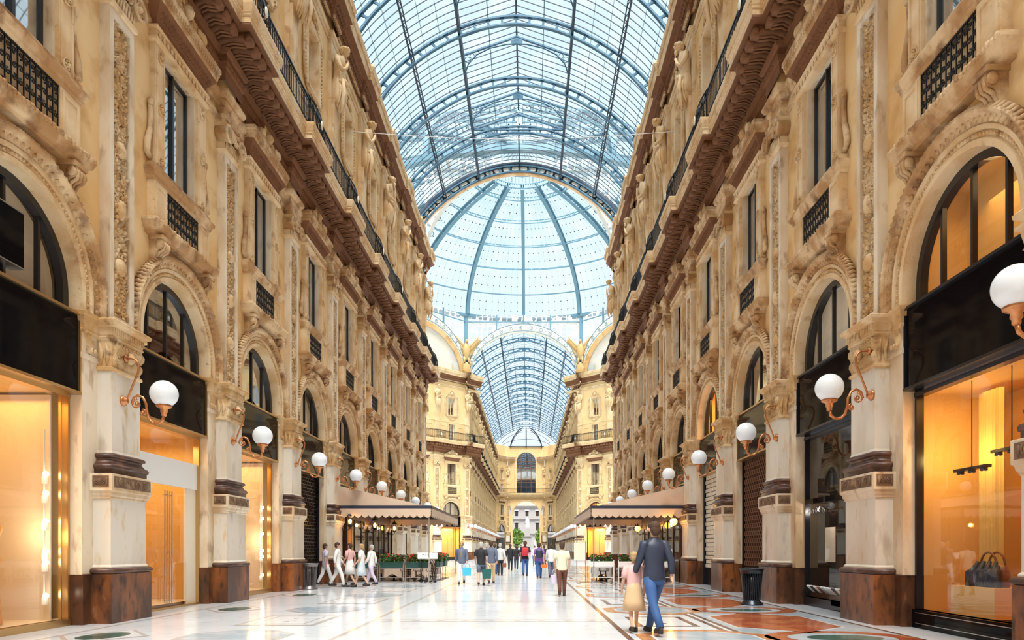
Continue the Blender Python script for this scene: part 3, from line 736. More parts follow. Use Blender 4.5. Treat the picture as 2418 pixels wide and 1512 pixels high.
# long pieces that run the whole wall: one thing each, with a section per bay
def long_thing(name, label, cat): return tag(obj(name, None), label, cat)
def sect(proto, parent, loc, rz, full, pn):
    if full:
        r = obj(pn, None, parent, loc, rz)
        for n_, me, subs in proto.parts:
            c = obj(n_, me, r)
            for sn, sm in subs: sm_ = obj(sn, sm, r)
    else:
        if proto.one is None: proto.one = merged_mesh(proto, proto.name)
        obj(pn, proto.one, parent, loc, rz)
def arcade(side, y0, n0, n1, full, where, endclip_hi=True, endclip_lo=False, nfull=99):
    """piers n0..n1 at y0 + 5 n along one wall of a gallery"""
    rz = 0 if side < 0 else pi; X = side*WX
    bal = long_thing('stone_balcony', f'long brown stone balcony with carved brackets above the {SIDE[side]}{where}', 'balcony')
    cor = long_thing('roof_cornice', f'leaf-carved cornice under the glass roof above the {SIDE[side]}{where}', 'cornice')
    for n in range(n0, n1+1):
        y = y0+5*n; i = n-n0; f = full and i < nfull; o = row(side, i, where)
        PIER.place((X, y, 0), rz, f'marble pier with carved capital, {o}', 'pier', None, f)
        PIL.place((X, y, 0), rz, f'pilaster carved with foliage above the pier, {o}', 'pilaster', None, f)
        STAT[(n+side) % 3].place((X, y, 0), rz, f'draped stone figure under the roof cornice, {o}', 'statue', None, f)
        last = n == n1 and endclip_hi; first = n == n0 and endclip_lo
        k = (1 if side < 0 else -1) if last else ((-1 if side < 0 else 1) if first else 0)
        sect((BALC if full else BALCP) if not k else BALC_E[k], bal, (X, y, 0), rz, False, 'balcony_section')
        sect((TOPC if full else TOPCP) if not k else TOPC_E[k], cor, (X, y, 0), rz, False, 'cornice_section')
        (RAIL if not k else RAIL_E[k]).place((X, y, 0), rz, f'black scrolled iron railing with a bowed panel, {o}', 'railing', None, f and i < 7)
        LAMP.place((X, y-(.12 if side < 0 else .38), 0), rz, f'white globe lamp on a scrolled brass arm, {o}', 'lamp', None, f)
        if n < n1:
            ym = y+2.5
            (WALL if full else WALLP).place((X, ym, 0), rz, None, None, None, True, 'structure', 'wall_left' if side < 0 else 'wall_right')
            ARCH.place((X, ym, 0), rz, f'round stone arch with leaf and bead bands, {o}', 'arch', None, f)
            WIN.place((X, ym, 0), rz, f'tall framed window with small balcony and crest, {o}', 'window', None, f)
            UWIN.place((X, ym, 0), rz, f'attic window in a curling carved frame, {o}', 'window', None, f)
            BDOOR.place((X, ym, 0), rz, f'glazed door behind the long balcony, {o}', 'door', None, f)
arcade(-1, YL0, -1, 8, True, '')
arcade(1, YR0, -1, 8, True, '')
arcade(-1, 92.15, 0, 15, False, ' beyond the dome', True, False)
arcade(1, 92.15, 0, 15, False, ' beyond the dome', True, False)
# walls close the corners of each arm
def wallplane(name, pts, mt='stucco'):
    m = MB(mt); m.poly(pts); return tag(obj(name, m), None, None, None, 'structure')
for s, nm, y0 in ((-1, 'wall_left', YL0), (1, 'wall_right', YR0)):
    for a, b in ((y0+40, 54.6), (91.2, 92.15), (167.15, 168.1), (y0-7.6, y0-5)):
        wallplane(nm, [(s*WX, a, 0), (s*WX, b, 0), (s*WX, b, 24.1), (s*WX, a, 24.1)])
for s, nm, y0 in ((-1, 'wall_left', YL0), (1, 'wall_right', YR0)):
    wallplane(nm, [(s*WX, -37, 0), (s*WX, y0-7.6, 0), (s*WX, y0-7.6, 24.1), (s*WX, -37, 24.1)], 'brown_inside' if False else 'stone')
wallplane('wall_back', [(-WX, -37, 0), (WX, -37, 0), (WX, -37, 31), (-WX, -37, 31)], 'stone')
# ---------------------------------------------------------------- diagonal fronts of the octagon
for s in (-1, 1):
    rz = math.radians(-45 if s < 0 else -135); cx, cy = s*12.94, 85.84
    uy = Vector((-sin(rz), cos(rz), 0)); base = Vector((cx, cy, 0)); nm = 'wall_octagon'
    bal = long_thing('stone_balcony', f'stone balcony across the octagon front on the {SIDE[s]}', 'balcony')
    cor = long_thing('roof_cornice', f'cornice under the painted lunette on the {SIDE[s]}', 'cornice')
    for j, k in enumerate((-7.5, -2.5, 2.5, 7.5)):
        p = base+uy*k; w = ('beside the far gallery', 'second from the far gallery', 'in the middle', 'at the outer end')[(3-j) if s < 0 else j]
        t = f'{w}, octagon {SIDE[s]}'
        PIER.place(p, rz, f'pale marble pier {t}', 'pier', None, False)
        PIL.place(p, rz, f'pale carved pilaster {t}', 'pilaster', None, False)
        STAT[j % 3].place(p, rz, f'stone figure {t}', 'statue', None, False)
        sect(BALCP, bal, p, rz, False, 'balcony_section'); sect(TOPCP, cor, p, rz, False, 'cornice_section')
        RAIL.place(p, rz, f'black balcony railing {t}', 'railing', None, False)
        LAMP.place(p, rz, f'white globe lamp {t}', 'lamp', None, False)
    for j, k in enumerate((-5, 0, 5)):
        p = base+uy*k; t = ('beside the far gallery', 'in the middle', 'at the outer end')[(2-j) if s < 0 else j]+f', octagon {SIDE[s]}'
        WALLP.place(p, rz, None, None, None, True, 'structure', nm)
        ARCH.place(p, rz, f'pale round arch {t}', 'arch', None, False); WIN.place(p, rz, f'tall crested window {t}', 'window', None, False)
        UWIN.place(p, rz, f'attic window {t}', 'window', None, False); BDOOR.place(p, rz, f'balcony door {t}', 'door', None, False)
# ---------------------------------------------------------------- glass roof
Z0 = 24.4
def vp(a, b, th, y=0.): c = cos(th); return ((a+.15)*c*(1+.21*abs(c)**2.2), y, Z0+b*sin(th))      # slightly pointed arch with straighter haunches
def rib_mesh():
    m = MB('steel_blue'); N = 52; t0, t1 = math.radians(9), math.radians(171)
    for (a, b, h) in ((7.2, 7.1, .10), (6.75, 6.65, .09)):
        rings = []
        for i in range(N+1):
            t = t0+(t1-t0)*i/N
            rings.append([vp(a-h/2, b-h/2, t, -.09), vp(a+h/2, b+h/2, t, -.09), vp(a+h/2, b+h/2, t, .09), vp(a-h/2, b-h/2, t, .09)])
        m.loft(rings, smooth=False)
    for i in range(27):
        t = t0+(t1-t0)*i/26
        def q(a, b, dt, y): return vp(a, b, t+dt, y)
        e1, e2 = .008, .022                             # strut that spreads into both chords
        pr = [(6.78, 6.68, e2), (6.86, 6.76, e1), (7.09, 6.99, e1), (7.17, 7.07, e2)]
        for y in (-.03, .03):
            left = [q(a, b, -e, y) for a, b, e in pr]; right = [q(a, b, e, y) for a, b, e in pr]
            for k in range(3): m.quad(left[k], left[k+1], right[k+1], right[k])
        m.bar(vp(6.78, 6.68, t), vp(7.15, 7.05, t), .07, .07)
    return m.mesh('rib')
RIB = rib_mesh()
R1, R2 = math.radians(43), math.radians(65)
def bay_bars(L=5.0, lantern=True, n=10, far=False):
    m = MB('steel_haze' if far else 'steel_dark')
    for i in range(n):
        y = L*(i+.5)/n
        for s in (0, 1):
            pts = [vp(7.28, 7.18, (pi-t if s else t), y) for t in [math.radians(9+56*k/12) for k in range(13)]]
            for k in range(12): m.bar(pts[k], pts[k+1], .028, .04)
        if lantern:
            for s in (-1, 1): m.bar((s*3.2, y, 31.25), (0, y, 32.35), .028, .04); m.bar((s*3.2, y, 30.8), (s*3.2, y, 31.25), .03)
        else:
            pts = [vp(7.28, 7.18, R2+(pi-2*R2)*k/8, y) for k in range(9)]
            for k in range(8): m.bar(pts[k], pts[k+1], .028, .04)
    m.use('dome_steel')
    for d in (16, 23, 30, 37, 50, 57):
        for t in (math.radians(d), pi-math.radians(d)): a = vp(7.3, 7.2, t, 0); b = vp(7.3, 7.2, t, L); m.bar(a, b, .022)
    for s in (-1, 1):
        if lantern: m.bar((s*1.6, 0, 31.82), (s*1.6, L, 31.82), .05)
        else:
            for q in (.18, .36): t = pi/2+s*q; m.bar(vp(7.3, 7.2, t, 0), vp(7.3, 7.2, t, L), .03)
    return m.mesh('glazing_bars')
def bay_beams(L=5.0, lantern=True):
    m = MB('steel_dark')
    for t in (R1, pi-R1):
        m.bar(vp(7.2, 7.1, t, 0), vp(7.2, 7.1, t, L), .09); m.bar(vp(6.95, 6.85, t, 0), vp(6.95, 6.85, t, L), .06)
        for k in range(6): a, b = k*L/6, (k+1)*L/6; m.bar(vp(7.2, 7.1, t, a), vp(6.95, 6.85, t, (a+b)/2), .03); m.bar(vp(6.95, 6.85, t, (a+b)/2), vp(7.2, 7.1, t, b), .03)
    for s in (-1, 1):
        m.box(min(s*3.12, s*3.26), max(s*3.12, s*3.26), 0, L, 30.42, 30.85)
    if lantern:
        m.bar((0, 0, 32.7), (0, L, 32.7), .10, .16); m.use('steel_blue')
        for s in (-1, 1):
            m.bar((s*3.2, 0, 31.25), (s*3.2, L, 31.25), .08)
            y = L/2; m.bar((s*3.15, y, 31.15), (0, y, 32.25), .09); m.bar((s*3.15, y, 30.3), (s*3.15, y, 31.2), .07)
            pts = [(s*3.1, y, 30.0), (s*2.9, y, 30.6), (s*2.4, y, 31.15), (s*1.6, y, 31.55), (s*.6, y, 31.78), (0, y, 31.8)]
            m.tube(pts, .04, 5)
            for k in range(4):
                m.scroll(0, 0, 0, .001, n=2) if False else None
                c = (s*(2.95-.28*k), y, 30.85+.22*k); r = .17-.025*k
                m.tube([(c[0]+r*cos(a), y, c[2]+r*sin(a)) for a in [i*pi/4 for i in range(9)]], .02, 4)
        m.box(-.35, .35, L/2-.03, L/2+.03, 31.8, 32.2)
    else: m.bar(vp(7.2, 7.1, pi/2, 0), vp(7.2, 7.1, pi/2, L), .10, .16)
    return m.mesh('roof_beams')
def bay_glass(L=5.0, lantern=True):
    m = MB('roof_glass')
    for s in (0, 1):
        pts = [math.radians(8+57*k/12) for k in range(13)]
        rings = [[vp(7.33, 7.23, (pi-t if s else t), y) for y in (0, L)] for t in pts]
        m.loft(rings, False, False, True)
    if lantern:
        for s in (-1, 1): m.quad((s*3.2, 0, 31.3), (s*3.2, L, 31.3), (0, L, 32.4), (0, 0, 32.4)); m.quad((s*3.22, 0, 30.8), (s*3.22, L, 30.8), (s*3.22, L, 31.3), (s*3.22, 0, 31.3))
    else: m.loft([[vp(7.33, 7.23, R2+(pi-2*R2)*k/8, y) for y in (0, L)] for k in range(9)], False, False, True)
    return m.mesh('glass_panes')
GB = [bay_bars(lantern=True), bay_bars(lantern=False)]; BB = [bay_beams(lantern=True), bay_beams(lantern=False)]; GG = [bay_glass(lantern=True), bay_glass(lantern=False)]
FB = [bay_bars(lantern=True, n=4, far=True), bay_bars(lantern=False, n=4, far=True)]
def vault(y0, n, lant, nm='ceiling', far=False):
    r = tag(obj(nm, None), None, None, None, 'structure')
    for i in range(n+1): obj('rib', RIB, r, (0, y0+5*i, 0))
    for i in range(n):
        k = 0 if lant(i) else 1
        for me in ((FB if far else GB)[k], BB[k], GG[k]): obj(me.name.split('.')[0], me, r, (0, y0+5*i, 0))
    return r
VA = vault(-36.47, 18, lambda i: i < 17)
ge = MB('steel_blue')                                    # glazed gable at the end of the raised ridge
for s in (-1, 1): ge.bar((s*3.2, 48.5, 31.25), (0, 48.5, 32.35), .1); ge.bar((s*3.2, 48.5, 30.9), (s*3.2, 48.5, 31.25), .1)
ge.bar((-3.2, 48.5, 31.25), (3.2, 48.5, 31.25), .1); ge.bar((-3.2, 48.5, 30.9), (3.2, 48.5, 30.9), .06)
for k in range(-7, 8): ge.bar((k*.42, 48.5, 30.9), (k*.42, 48.5, 32.35-abs(k*.42)*.34), .03)
obj('gable_frame', ge, VA)
VB = vault(92.15, 15, lambda i: i < 14, far=True)
tail = MB('roof_glass')
for a, b in ((53.53, 54.6), (91.2, 92.15), (167.15, 168.1)):
    tail.loft([[vp(7.33, 7.23, pi*k/24, y) for y in (a, b)] for k in range(25)], False, False, True)
obj('glass_panes', tail, VA)
# ---------------------------------------------------------------- dome
DC = 72.9; DR = 19.8; DZ = 32.75; DH = 10.0
def dpt(az, t, off=0.):
    r = (DR+off)*cos(t); return (r*cos(az), DC+r*sin(az), DZ+(DH+off)*sin(t))
def ysc(t): p = dpt(pi/2, t); return 1297.5-(p[2]-EYE)*1612/p[1]
def solve(y):
    a, b = 0., math.radians(84)
    for _ in range(40):
        m_ = (a+b)/2
        if ysc(m_) > y: a = m_
        else: b = m_
    return (a+b)/2
TR = [solve(y) for y in (697, 636, 581, 522, 467, 436)]
dome = tag(obj('ceiling_dome', None), None, None, None, 'structure')
for k in range(16):
    az = pi/2+k*2*pi/16; m = MB('dome_steel'); N = 30; T1 = TR[-1]
    u = Vector((-sin(az), cos(az), 0))*.2
    for off, h in ((0., .10), (-.6, .09)):
        rings = []
        for i in range(N+1):
            t = T1*i/N; p = Vector(dpt(az, t, off)); q = Vector(dpt(az, t, off-h)); rings.append([p-u, p+u, q+u, q-u])
        m.loft(rings, smooth=False)
    for i in range(N):
        t = T1*i/N; t2 = T1*(i+1)/N; m.bar(dpt(az, t, 0), dpt(az, t2, -.6), .04); m.bar(dpt(az, t, -.6), dpt(az, t2, 0), .04)
        if i % 2 == 0: m.bar(dpt(az, t, 0), dpt(az, t, -.6), .08)
    obj('dome_rib', m, dome)
for t in TR:
    m = MB('dome_steel'); N = 96; last = t == TR[-1]
    for off in (0., -.5):
        for i in range(N): m.bar(dpt(2*pi*i/N, t, off), dpt(2*pi*(i+1)/N, t, off), .10, .08)
    for i in range(N): m.bar(dpt(2*pi*i/N, t, 0), dpt(2*pi*i/N, t, -.5), .12, .08)
    obj('ring_truss', m, dome)
m = MB('dome_steel'); NS = 16*9
for i in range(NS):
    az = 2*pi*i/NS
    for k in range(10): a, b = TR[-1]*k/10, TR[-1]*(k+1)/10; m.bar(dpt(az, a, .02), dpt(az, b, .02), .010)
obj('fine_glazing_bars', m, dome)
m = MB('steel_dark'); lv = [0.]+TR
for j in range(len(lv)-1):
    for f in (.33, .68):
        t = lv[j]+(lv[j+1]-lv[j])*f
        for i in range(NS//2 if j > 3 else NS): n_ = NS//2 if j > 3 else NS; m.ball(dpt(2*pi*i/n_, t, .0), .085, n=4, m=2+0)
obj('glass_clamps', m, dome)
m = MB('roof_glass'); rings = [[dpt(2*pi*i/64, TR[-1]*k/12, .05) for i in range(64)] for k in range(13)]
m.loft(rings, True, False, True); obj('dome_glass', m, dome)
m = MB('dome_steel'); m.loft([[(r_*cos(2*pi*k/96), DC+r_*sin(2*pi*k/96), z) for k in range(96)] for r_, z in ((DR+.25, 32.85), (DR+.25, 32.4), (DR-.35, 32.4), (DR-.45, 32.5), (DR-.45, 32.8), (DR-.25, 32.85), (DR+.25, 32.85))], True, False, False)
obj('ring_beam', m, dome)
p = dpt(0, TR[-1]); r_ = p[0]; m = MB('dome_steel'); zt = p[2]           # lantern on top
for k in range(32):
    a, b = 2*pi*k/32, 2*pi*(k+1)/32
    for z in (zt, zt+.9): m.bar((r_*cos(a), DC+r_*sin(a), z), (r_*cos(b), DC+r_*sin(b), z), .1)
    m.bar((r_*cos(a), DC+r_*sin(a), zt), (r_*cos(a), DC+r_*sin(a), zt+.9), .05); m.tube([(r_*cos(a+.1)+.0, DC+r_*sin(a+.1), zt+.45+.3*sin(q)) for q in (0, 1.5, 3, 4.6)], .03, 4)
    m.bar((r_*cos(a), DC+r_*sin(a), zt+.9), (0, DC, zt+2.2), .05)
obj('lantern', m, dome)
# spandrel screens and arches round the octagon
lat = bpy.data.materials.new('lattice'); lat.use_nodes = True; t = lat.node_tree; b_ = t.nodes['Principled BSDF']; b_.inputs['Base Color'].default_value = (.82, .80, .70, 1); b_.inputs['Roughness'].default_value = .7
g = t.nodes.new('ShaderNodeNewGeometry'); vo = t.nodes.new('ShaderNodeTexVoronoi'); vo.feature = 'DISTANCE_TO_EDGE'; vo.inputs['Scale'].default_value = 1.5; vo.inputs['Randomness'].default_value = .35
cm = t.nodes.new('ShaderNodeMath'); cm.operation = 'LESS_THAN'; cm.inputs[1].default_value = .085
tl = t.nodes.new('ShaderNodeBsdfTranslucent'); tl.inputs[0].default_value = (.95, .95, .92, 1); tp = t.nodes.new('ShaderNodeBsdfTransparent'); ms0 = t.nodes.new('ShaderNodeMixShader'); ms0.inputs[0].default_value = .65; ms = t.nodes.new('ShaderNodeMixShader')
t.links.new(g.outputs['Position'], vo.inputs['Vector']); t.links.new(vo.outputs['Distance'], cm.inputs[0]); t.links.new(cm.outputs[0], ms.inputs[0]); t.links.new(tl.outputs[0], ms0.inputs[1]); t.links.new(tp.outputs[0], ms0.inputs[2])
t.links.new(ms0.outputs[0], ms.inputs[1]); t.links.new(b_.outputs[0], ms.inputs[2]); t.links.new(ms.outputs[0], t.nodes['Material Output'].inputs[0]); M['lattice'] = lat
AO, BO, AI, BI = 7.56, 7.1, 7.15, 6.05
def ep(a, b, th, x=0.): return (x, a*cos(th), Z0+b*sin(th))
def screen(lun, dims=(7.56, 7.1, 7.15, 6.05)):
    P = []; AO, BO, AI, BI = dims
    s = MB('lattice'); N = 40
    for i in range(N):
        t0, t1 = pi*i/N, pi*(i+1)/N; p, q = ep(AO, BO, t0), ep(AO, BO, t1)
        s.quad(p, q, (0, q[1], 32.7), (0, p[1], 32.7))
    for sg in (-1, 1): s.quad((0, sg*AO, Z0), (0, sg*7.58, Z0), (0, sg*7.58, 32.7), (0, sg*AO, 32.7))
    P.append(('lattice_screen', s))
    b = MB('white_iron')
    rings = [[ep(AO, BO, pi*i/N, .0), ep(AO, BO, pi*i/N, .25), ep(AI, BI, pi*i/N, .25), ep(AI, BI, pi*i/N, -.5)] for i in range(N+1)]
    b.loft(rings, False, False, True); P.append(('arch_band', b))
    k_ = MB('dome_steel')
    for i in range(34):
        t = pi*(i+.5)/34; c = ep((AO+AI)/2, (BO+BI)/2, t, .27)
        if i % 2: k_.tube([(c[0], c[1]+.22*cos(a), c[2]+.22*sin(a)) for a in [q*pi/4 for q in range(9)]], .03, 4); k_.ball(c, .02, .08, .08, 5, 3)
        else: k_.ball(c, .02, .06, .06, 4, 3)
    for a, bb in ((AO-.02, BO-.02), (AI+.05, BI+.05)):
        for i in range(N): k_.bar(ep(a, bb, pi*i/N, .26), ep(a, bb, pi*(i+1)/N, .26), .05)
    P.append(('star_trim', k_))
    bp = MB('dome_steel')
    for u in (-3.6, 0, 3.6): bp.bar((.1, u, Z0+BO*sqrt(1-(u/AO)**2)), (.1, u, 32.7), .16)
    bp.bar((.12, -7.5, 31.75), (.12, 7.5, 31.75), .06, .12)
    P.append(('iron_brackets', bp))
    if lun:
        f = MB('fresco'); rs = [[ep(AI*k/4, BI*k/4, pi*i/N, -.45) for i in range(N+1)] for k in range(5)]
        f.loft(rs, False, False, False); P.append(('painted_lunette', f))
        gr = MB('gold_trim'); gr.loft([[ep(AI-.0, BI-.0, pi*i/N, .1), ep(AI-.35, BI-.35, pi*i/N, -.1), ep(AI-.40, BI-.40, pi*i/N, -.4)] for i in range(N+1)], False, False, True)
        gr.mats = ['stucco']; P.append(('lunette_rim', gr))
    return Proto('octagon_arch', P)
SCR = screen(False); SCN = screen(False, (7.57, 7.9, 7.5, 7.1)); SCL = screen(True)
SCR.place((0, 91.2, 0), -pi/2, 'white iron arch with star ornament at the mouth of the far gallery', 'arch')
SCN.place((0, 54.6, 0), pi/2, 'dark panelled arch ring where the near glass roof meets the dome', 'arch')
SCL.place((-12.94, 85.84, 0), math.radians(-45), 'painted lunette under the dome on the boutique side', 'arch')
SCL.place((12.94, 85.84, 0), math.radians(-135), 'painted lunette under the dome on the bookshop side', 'arch')
SCR.place((-18.3, 72.9, 0), 0, 'white iron arch over the cross gallery on the boutique side', 'arch')
SCR.place((18.3, 72.9, 0), pi, 'white iron arch over the cross gallery on the bookshop side', 'arch')
# dark panelled ring seen from inside the near gallery
rn = MB('steel_dark'); N = 60
rn.loft([[vp(7.65, 7.45, pi*i/N, 53.6), vp(6.98, 6.70, pi*i/N, 53.6), vp(6.98, 6.70, pi*i/N, 53.8)] for i in range(N+1)], False, False, True)
rp = MB('white_iron')
for i in range(34):
    t = pi*(i+.5)/34
    if 3 <= i <= 30:
        h = .036; pts = [(d, e_) for d, e_ in ((.28, -h), (.34, -h*.6), (.34, h*.6), (.28, h), (.12, h), (.06, h*.6), (.06, -h*.6), (.12, -h))]
        rp.poly([vp(6.98+d, 6.70+d, t+e_, 53.57) for d, e_ in pts])
rg = MB('stone'); rg.loft([[vp(6.98, 6.70, pi*i/N, 53.58), vp(6.82, 6.54, pi*i/N, 53.58), vp(6.82, 6.54, pi*i/N, 54.0)] for i in range(N+1)], False, False, True)
Proto('roof_end_ring', [('ring_plate', rn), ('pale_panel', rp), ('stone_rim', rg)]).place((0, 0, 0), 0, 'dark ring of pale panels closing the near glass roof at the dome', 'arch')
# posts and eagles at the far corners
def eagle():
    P = []; b = MB('stone_gold', True)
    b.loft([[(.5+r*cos(k*pi/5)*.8, r*sin(k*pi/5), z) for k in range(10)] for z, r in ((27.0, .12), (27.3, .35), (27.8, .5), (28.4, .55), (28.8, .4), (29.1, .25), (29.35, .2))])
    b.ball((.62, 0, 29.45), .28, .22, .25); b.loft([[(.8+.02*k, .0+q*.07, 29.45-.05*k+w) for q, w in ((-1, .06), (1, .06), (1, -.06), (-1, -.06))] for k in range(3)])
    for s in (-1, 1): b.tube([(.5, s*.2, 27.4), (.6, s*.3, 26.9), (.65, s*.3, 26.6)], [.2, .14, .12], 6)
    P.append(('eagle_body', b))
    for s in (-1, 1):
        w = MB('stone_gold', True)
        for k in range(16):
            f = k/15; w.leaf(.45, s*(.3+1.35*f), 28.35+1.5*f, .95-.1*f, .16, -pi/2+s*(.35+.95*f), .07)
            w.leaf(.55, s*(.3+1.2*f), 28.5+1.4*f, .5, .16, -pi/2+s*(.3+.8*f), .07)
        w.tube([(.5, s*.2, 28.4), (.5, s*.8, 29.2), (.5, s*1.5, 29.95), (.48, s*1.75, 30.3)], [.2, .15, .10, .03], 6)
        P.append(('wing', w))
    sh = MB('stone_gold', True); sh.ball((.55, 0, 25.9), .16, .55, .75, 14, 8)
    for s in (-1, 1):
        sh.scroll(.6, s*.55, 26.4, .25, s, 0, 1.3, .07); sh.scroll(.6, s*.55, 25.4, .22, -s, 0, 1.3, .07)
    sh.ball((.6, 0, 25.0), .12, .2, .25)
    P.append(('shield', sh)); return Proto('eagle_sculpture', P)
EAG = eagle()
for s in (-1, 1):
    EAG.place((s*7.75, 90.95, -.45), math.radians(-90+s*-22.5), f'golden stone eagle with raised wings over a shield, {SIDE[s]}', 'sculpture')
    m = MB('dome_steel'); c = Vector((s*7.7, 91.0, 0)); m.box(c.x-.24, c.x+.24, c.y-.15, c.y+.15, 24.7, 32.6)
    tag(obj('iron_post', m), f'blue iron post between eagle and dome on the {SIDE[s]}', 'post')
# ================================================================ floor
def floor_marble(name, base, c2, sc_=.5, rough=.12):
    return mat(name, base, rough, var=((sc_, c2, .42, .62, 6), (3.2, tuple(x*.8 for x in base), .55, .75, 7)), spec=.6)
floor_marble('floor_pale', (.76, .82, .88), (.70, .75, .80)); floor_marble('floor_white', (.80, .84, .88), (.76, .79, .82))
floor_marble('floor_blue', (.40, .50, .58), (.55, .62, .68), 1.5); floor_marble('floor_lightblue', (.60, .68, .74), (.42, .50, .56), 1.2)
floor_marble('floor_red', (.42, .10, .045), (.55, .20, .08), 2.2); floor_marble('floor_orange', (.55, .22, .09), (.62, .32, .14), 2.2)
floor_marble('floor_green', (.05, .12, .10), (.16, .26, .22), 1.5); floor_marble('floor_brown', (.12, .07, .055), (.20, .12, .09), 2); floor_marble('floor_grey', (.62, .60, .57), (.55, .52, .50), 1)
fl = MB('floor_pale')
fl.quad((-30, -38, 0), (30, -38, 0), (30, 178, 0), (-30, 178, 0))
def fp(mt, pts, z): fl.use(mt); fl.poly([(x, y, z) for x, y in pts])
def rect(mt, x0, x1, y0, y1, z):
    if x0 > x1: x0, x1 = x1, x0
    fp(mt, [(x0, y0), (x1, y0), (x1, y1), (x0, y1)], z)
def ngon(mt, cx, cy, rx, ry, n, z, a0=0.): fp(mt, [(cx+rx*cos(a0+2*pi*k/n), cy+ry*sin(a0+2*pi*k/n)) for k in range(n)], z)
YE = 54.4
rect('floor_lightblue', 4.15, 7.18, -8, YE, .001); rect('floor_white', 6.98, 7.2, -8, YE, .002); rect('floor_brown', 6.9, 6.98, -8, YE, .002)
for x in (4.15, 4.32, 2.35): rect('floor_brown', x-.05, x+.05, -8, YE, .002)
rect('floor_white', 4.2, 4.27, -8, YE, .0025)
for x in (-4.15, -2.35, -6.95): rect('floor_grey', x-.04, x+.04, -8, YE, .002)  # grey lines only on this side, glare painted into their colour
for n in range(-2, 9):
    yp = YR0+5*n; yb = yp+2.5
    for mt, k, z in (('floor_white', 1.06, .003), ('floor_red', 1.0, .004)):
        fp(mt, [(5.5, yp-1.75*k), (5.5+.95*k, yp-.95*k), (5.5+.95*k, yp+.95*k), (5.5, yp+1.75*k), (5.5-.95*k, yp+.95*k), (5.5-.95*k, yp-.95*k)][::-1] if False else [(5.5, yp-1.75*k), (5.5+.95*k, yp-.95*k), (5.5+.95*k, yp+.95*k), (5.5, yp+1.75*k), (5.5-.95*k, yp+.95*k), (5.5-.95*k, yp-.95*k)], z)
    ngon('floor_red', 5.75, yb, 1.2, .95, 24, .003); ngon('floor_lightblue', 5.75, yb, .85, .62, 24, .004); ngon('floor_green', 5.8, yb, .6, .38, 24, .005)
    rect('floor_brown', 2.75, 3.9, yp-.9, yp+.9, .003); rect('floor_white', 2.87, 3.78, yp-.78, yp+.78, .004)
    for q in (-.4, 0, .4): ngon('floor_brown', 3.32, yp+q, .07, .12, 4, .005)
    ngon('floor_orange', 3.6, yb, 1.18, 1.18, 8, .003, pi/8); ngon('floor_white', 3.6, yb, .93, .93, 8, .004, pi/8); ngon('floor_blue', 3.6, yb, .88, .88, 8, .005, pi/8)
    for k in (-1, 1): rect('floor_white', 4.4, 6.9, yp+k*2.45-.03, yp+k*2.45+.03, .0045) if False else None
    # inlay along the other wall, floor glare painted in as paler colours
    yl = YL0+5*n; ybl = yl+2.5
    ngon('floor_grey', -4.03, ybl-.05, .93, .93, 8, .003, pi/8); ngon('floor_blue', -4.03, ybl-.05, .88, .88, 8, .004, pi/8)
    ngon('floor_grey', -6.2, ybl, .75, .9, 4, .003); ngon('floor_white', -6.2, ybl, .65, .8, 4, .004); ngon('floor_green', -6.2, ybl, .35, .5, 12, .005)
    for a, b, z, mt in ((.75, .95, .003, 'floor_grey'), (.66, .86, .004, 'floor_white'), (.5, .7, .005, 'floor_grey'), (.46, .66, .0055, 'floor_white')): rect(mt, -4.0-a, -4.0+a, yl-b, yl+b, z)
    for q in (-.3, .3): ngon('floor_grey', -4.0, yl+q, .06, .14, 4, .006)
    rect('floor_grey', -2.3, 2.3, yp-.03, yp+.03, .002); rect('floor_grey', -2.3, 2.3, yp+.35, yp+.38, .002)
    for q in range(-4, 5): ngon('floor_grey', q*.5, yp+.17, .1, .05, 4, .0025)
tag(obj('floor', fl), None, None, None, 'structure')
gd = MB('far_white'); gd.quad((-60, 178, -.02), (60, 178, -.02), (60, 300, -.02), (-60, 300, -.02)); tag(obj('floor_square', gd), None, None, None, 'structure')
# ================================================================ lunette windows over the shops
def lunette(kind):
    P = []; f = MB('black_frame')
    arch_sweep(f, [(-.34, 1.5), (-.2, 1.5), (-.2, 1.36), (-.34, 1.36)], 30)
    for u in (-.8, 0, .8): f.box(-.32, -.24, u-.03, u+.03, 5.8, ZS+STILT+sqrt(1.4**2-u*u))
    f.box(-.32, -.22, -1.4, 1.4, 5.8, 5.9); P.append(('frame', f))
    def pane(mt, w, R=1.42):
        g = MB(mt); pts = [arch_pt(w, R, k/30) for k in range(31)]; c = (w, 0, 6.1)
        pts = [(w, -R, 5.6)]+pts+[(w, R, 5.6)]
        for a, b in zip(pts, pts[1:]): g.add([c, a, b], [(0, 1, 2)])
        return g
    P.append(('glass_pane', pane('window_glass' if kind == 'dark' else 'shop_glass', -.28)))
    if kind == 'curtain': P.append(('curtain', pane('tan_curtain', -.5, 1.5)))
    if kind in ('curtain', 'white'): r = MB('dark_inside'); r.room(-.9, -.36, -1.7, 1.7, 5.5, 8.0); P.append(('room', r))
    if kind == 'white': P.append(('blind', pane('shop_white', -.44, 1.5)))
    elif kind == 'dark':
        r = MB('brown_inside'); r.room(-1.6, -.38, -1.6, 1.6, 5.7, 7.9); P.append(('room', r))
        q = MB('shop_orange'); q.box(-1.2, -.9, -.9, .1, 5.8, 6.5); P.append(('cabinet', q))
    elif kind == 'lit':
        r = MB('shop_cream'); r.room(-1.2, -.38, -1.6, 1.6, 5.7, 7.9); P.append(('room', r))
    return Proto('arched_window', P)
LUN = {k: lunette(k) for k in ('curtain', 'white', 'dark', 'lit')}
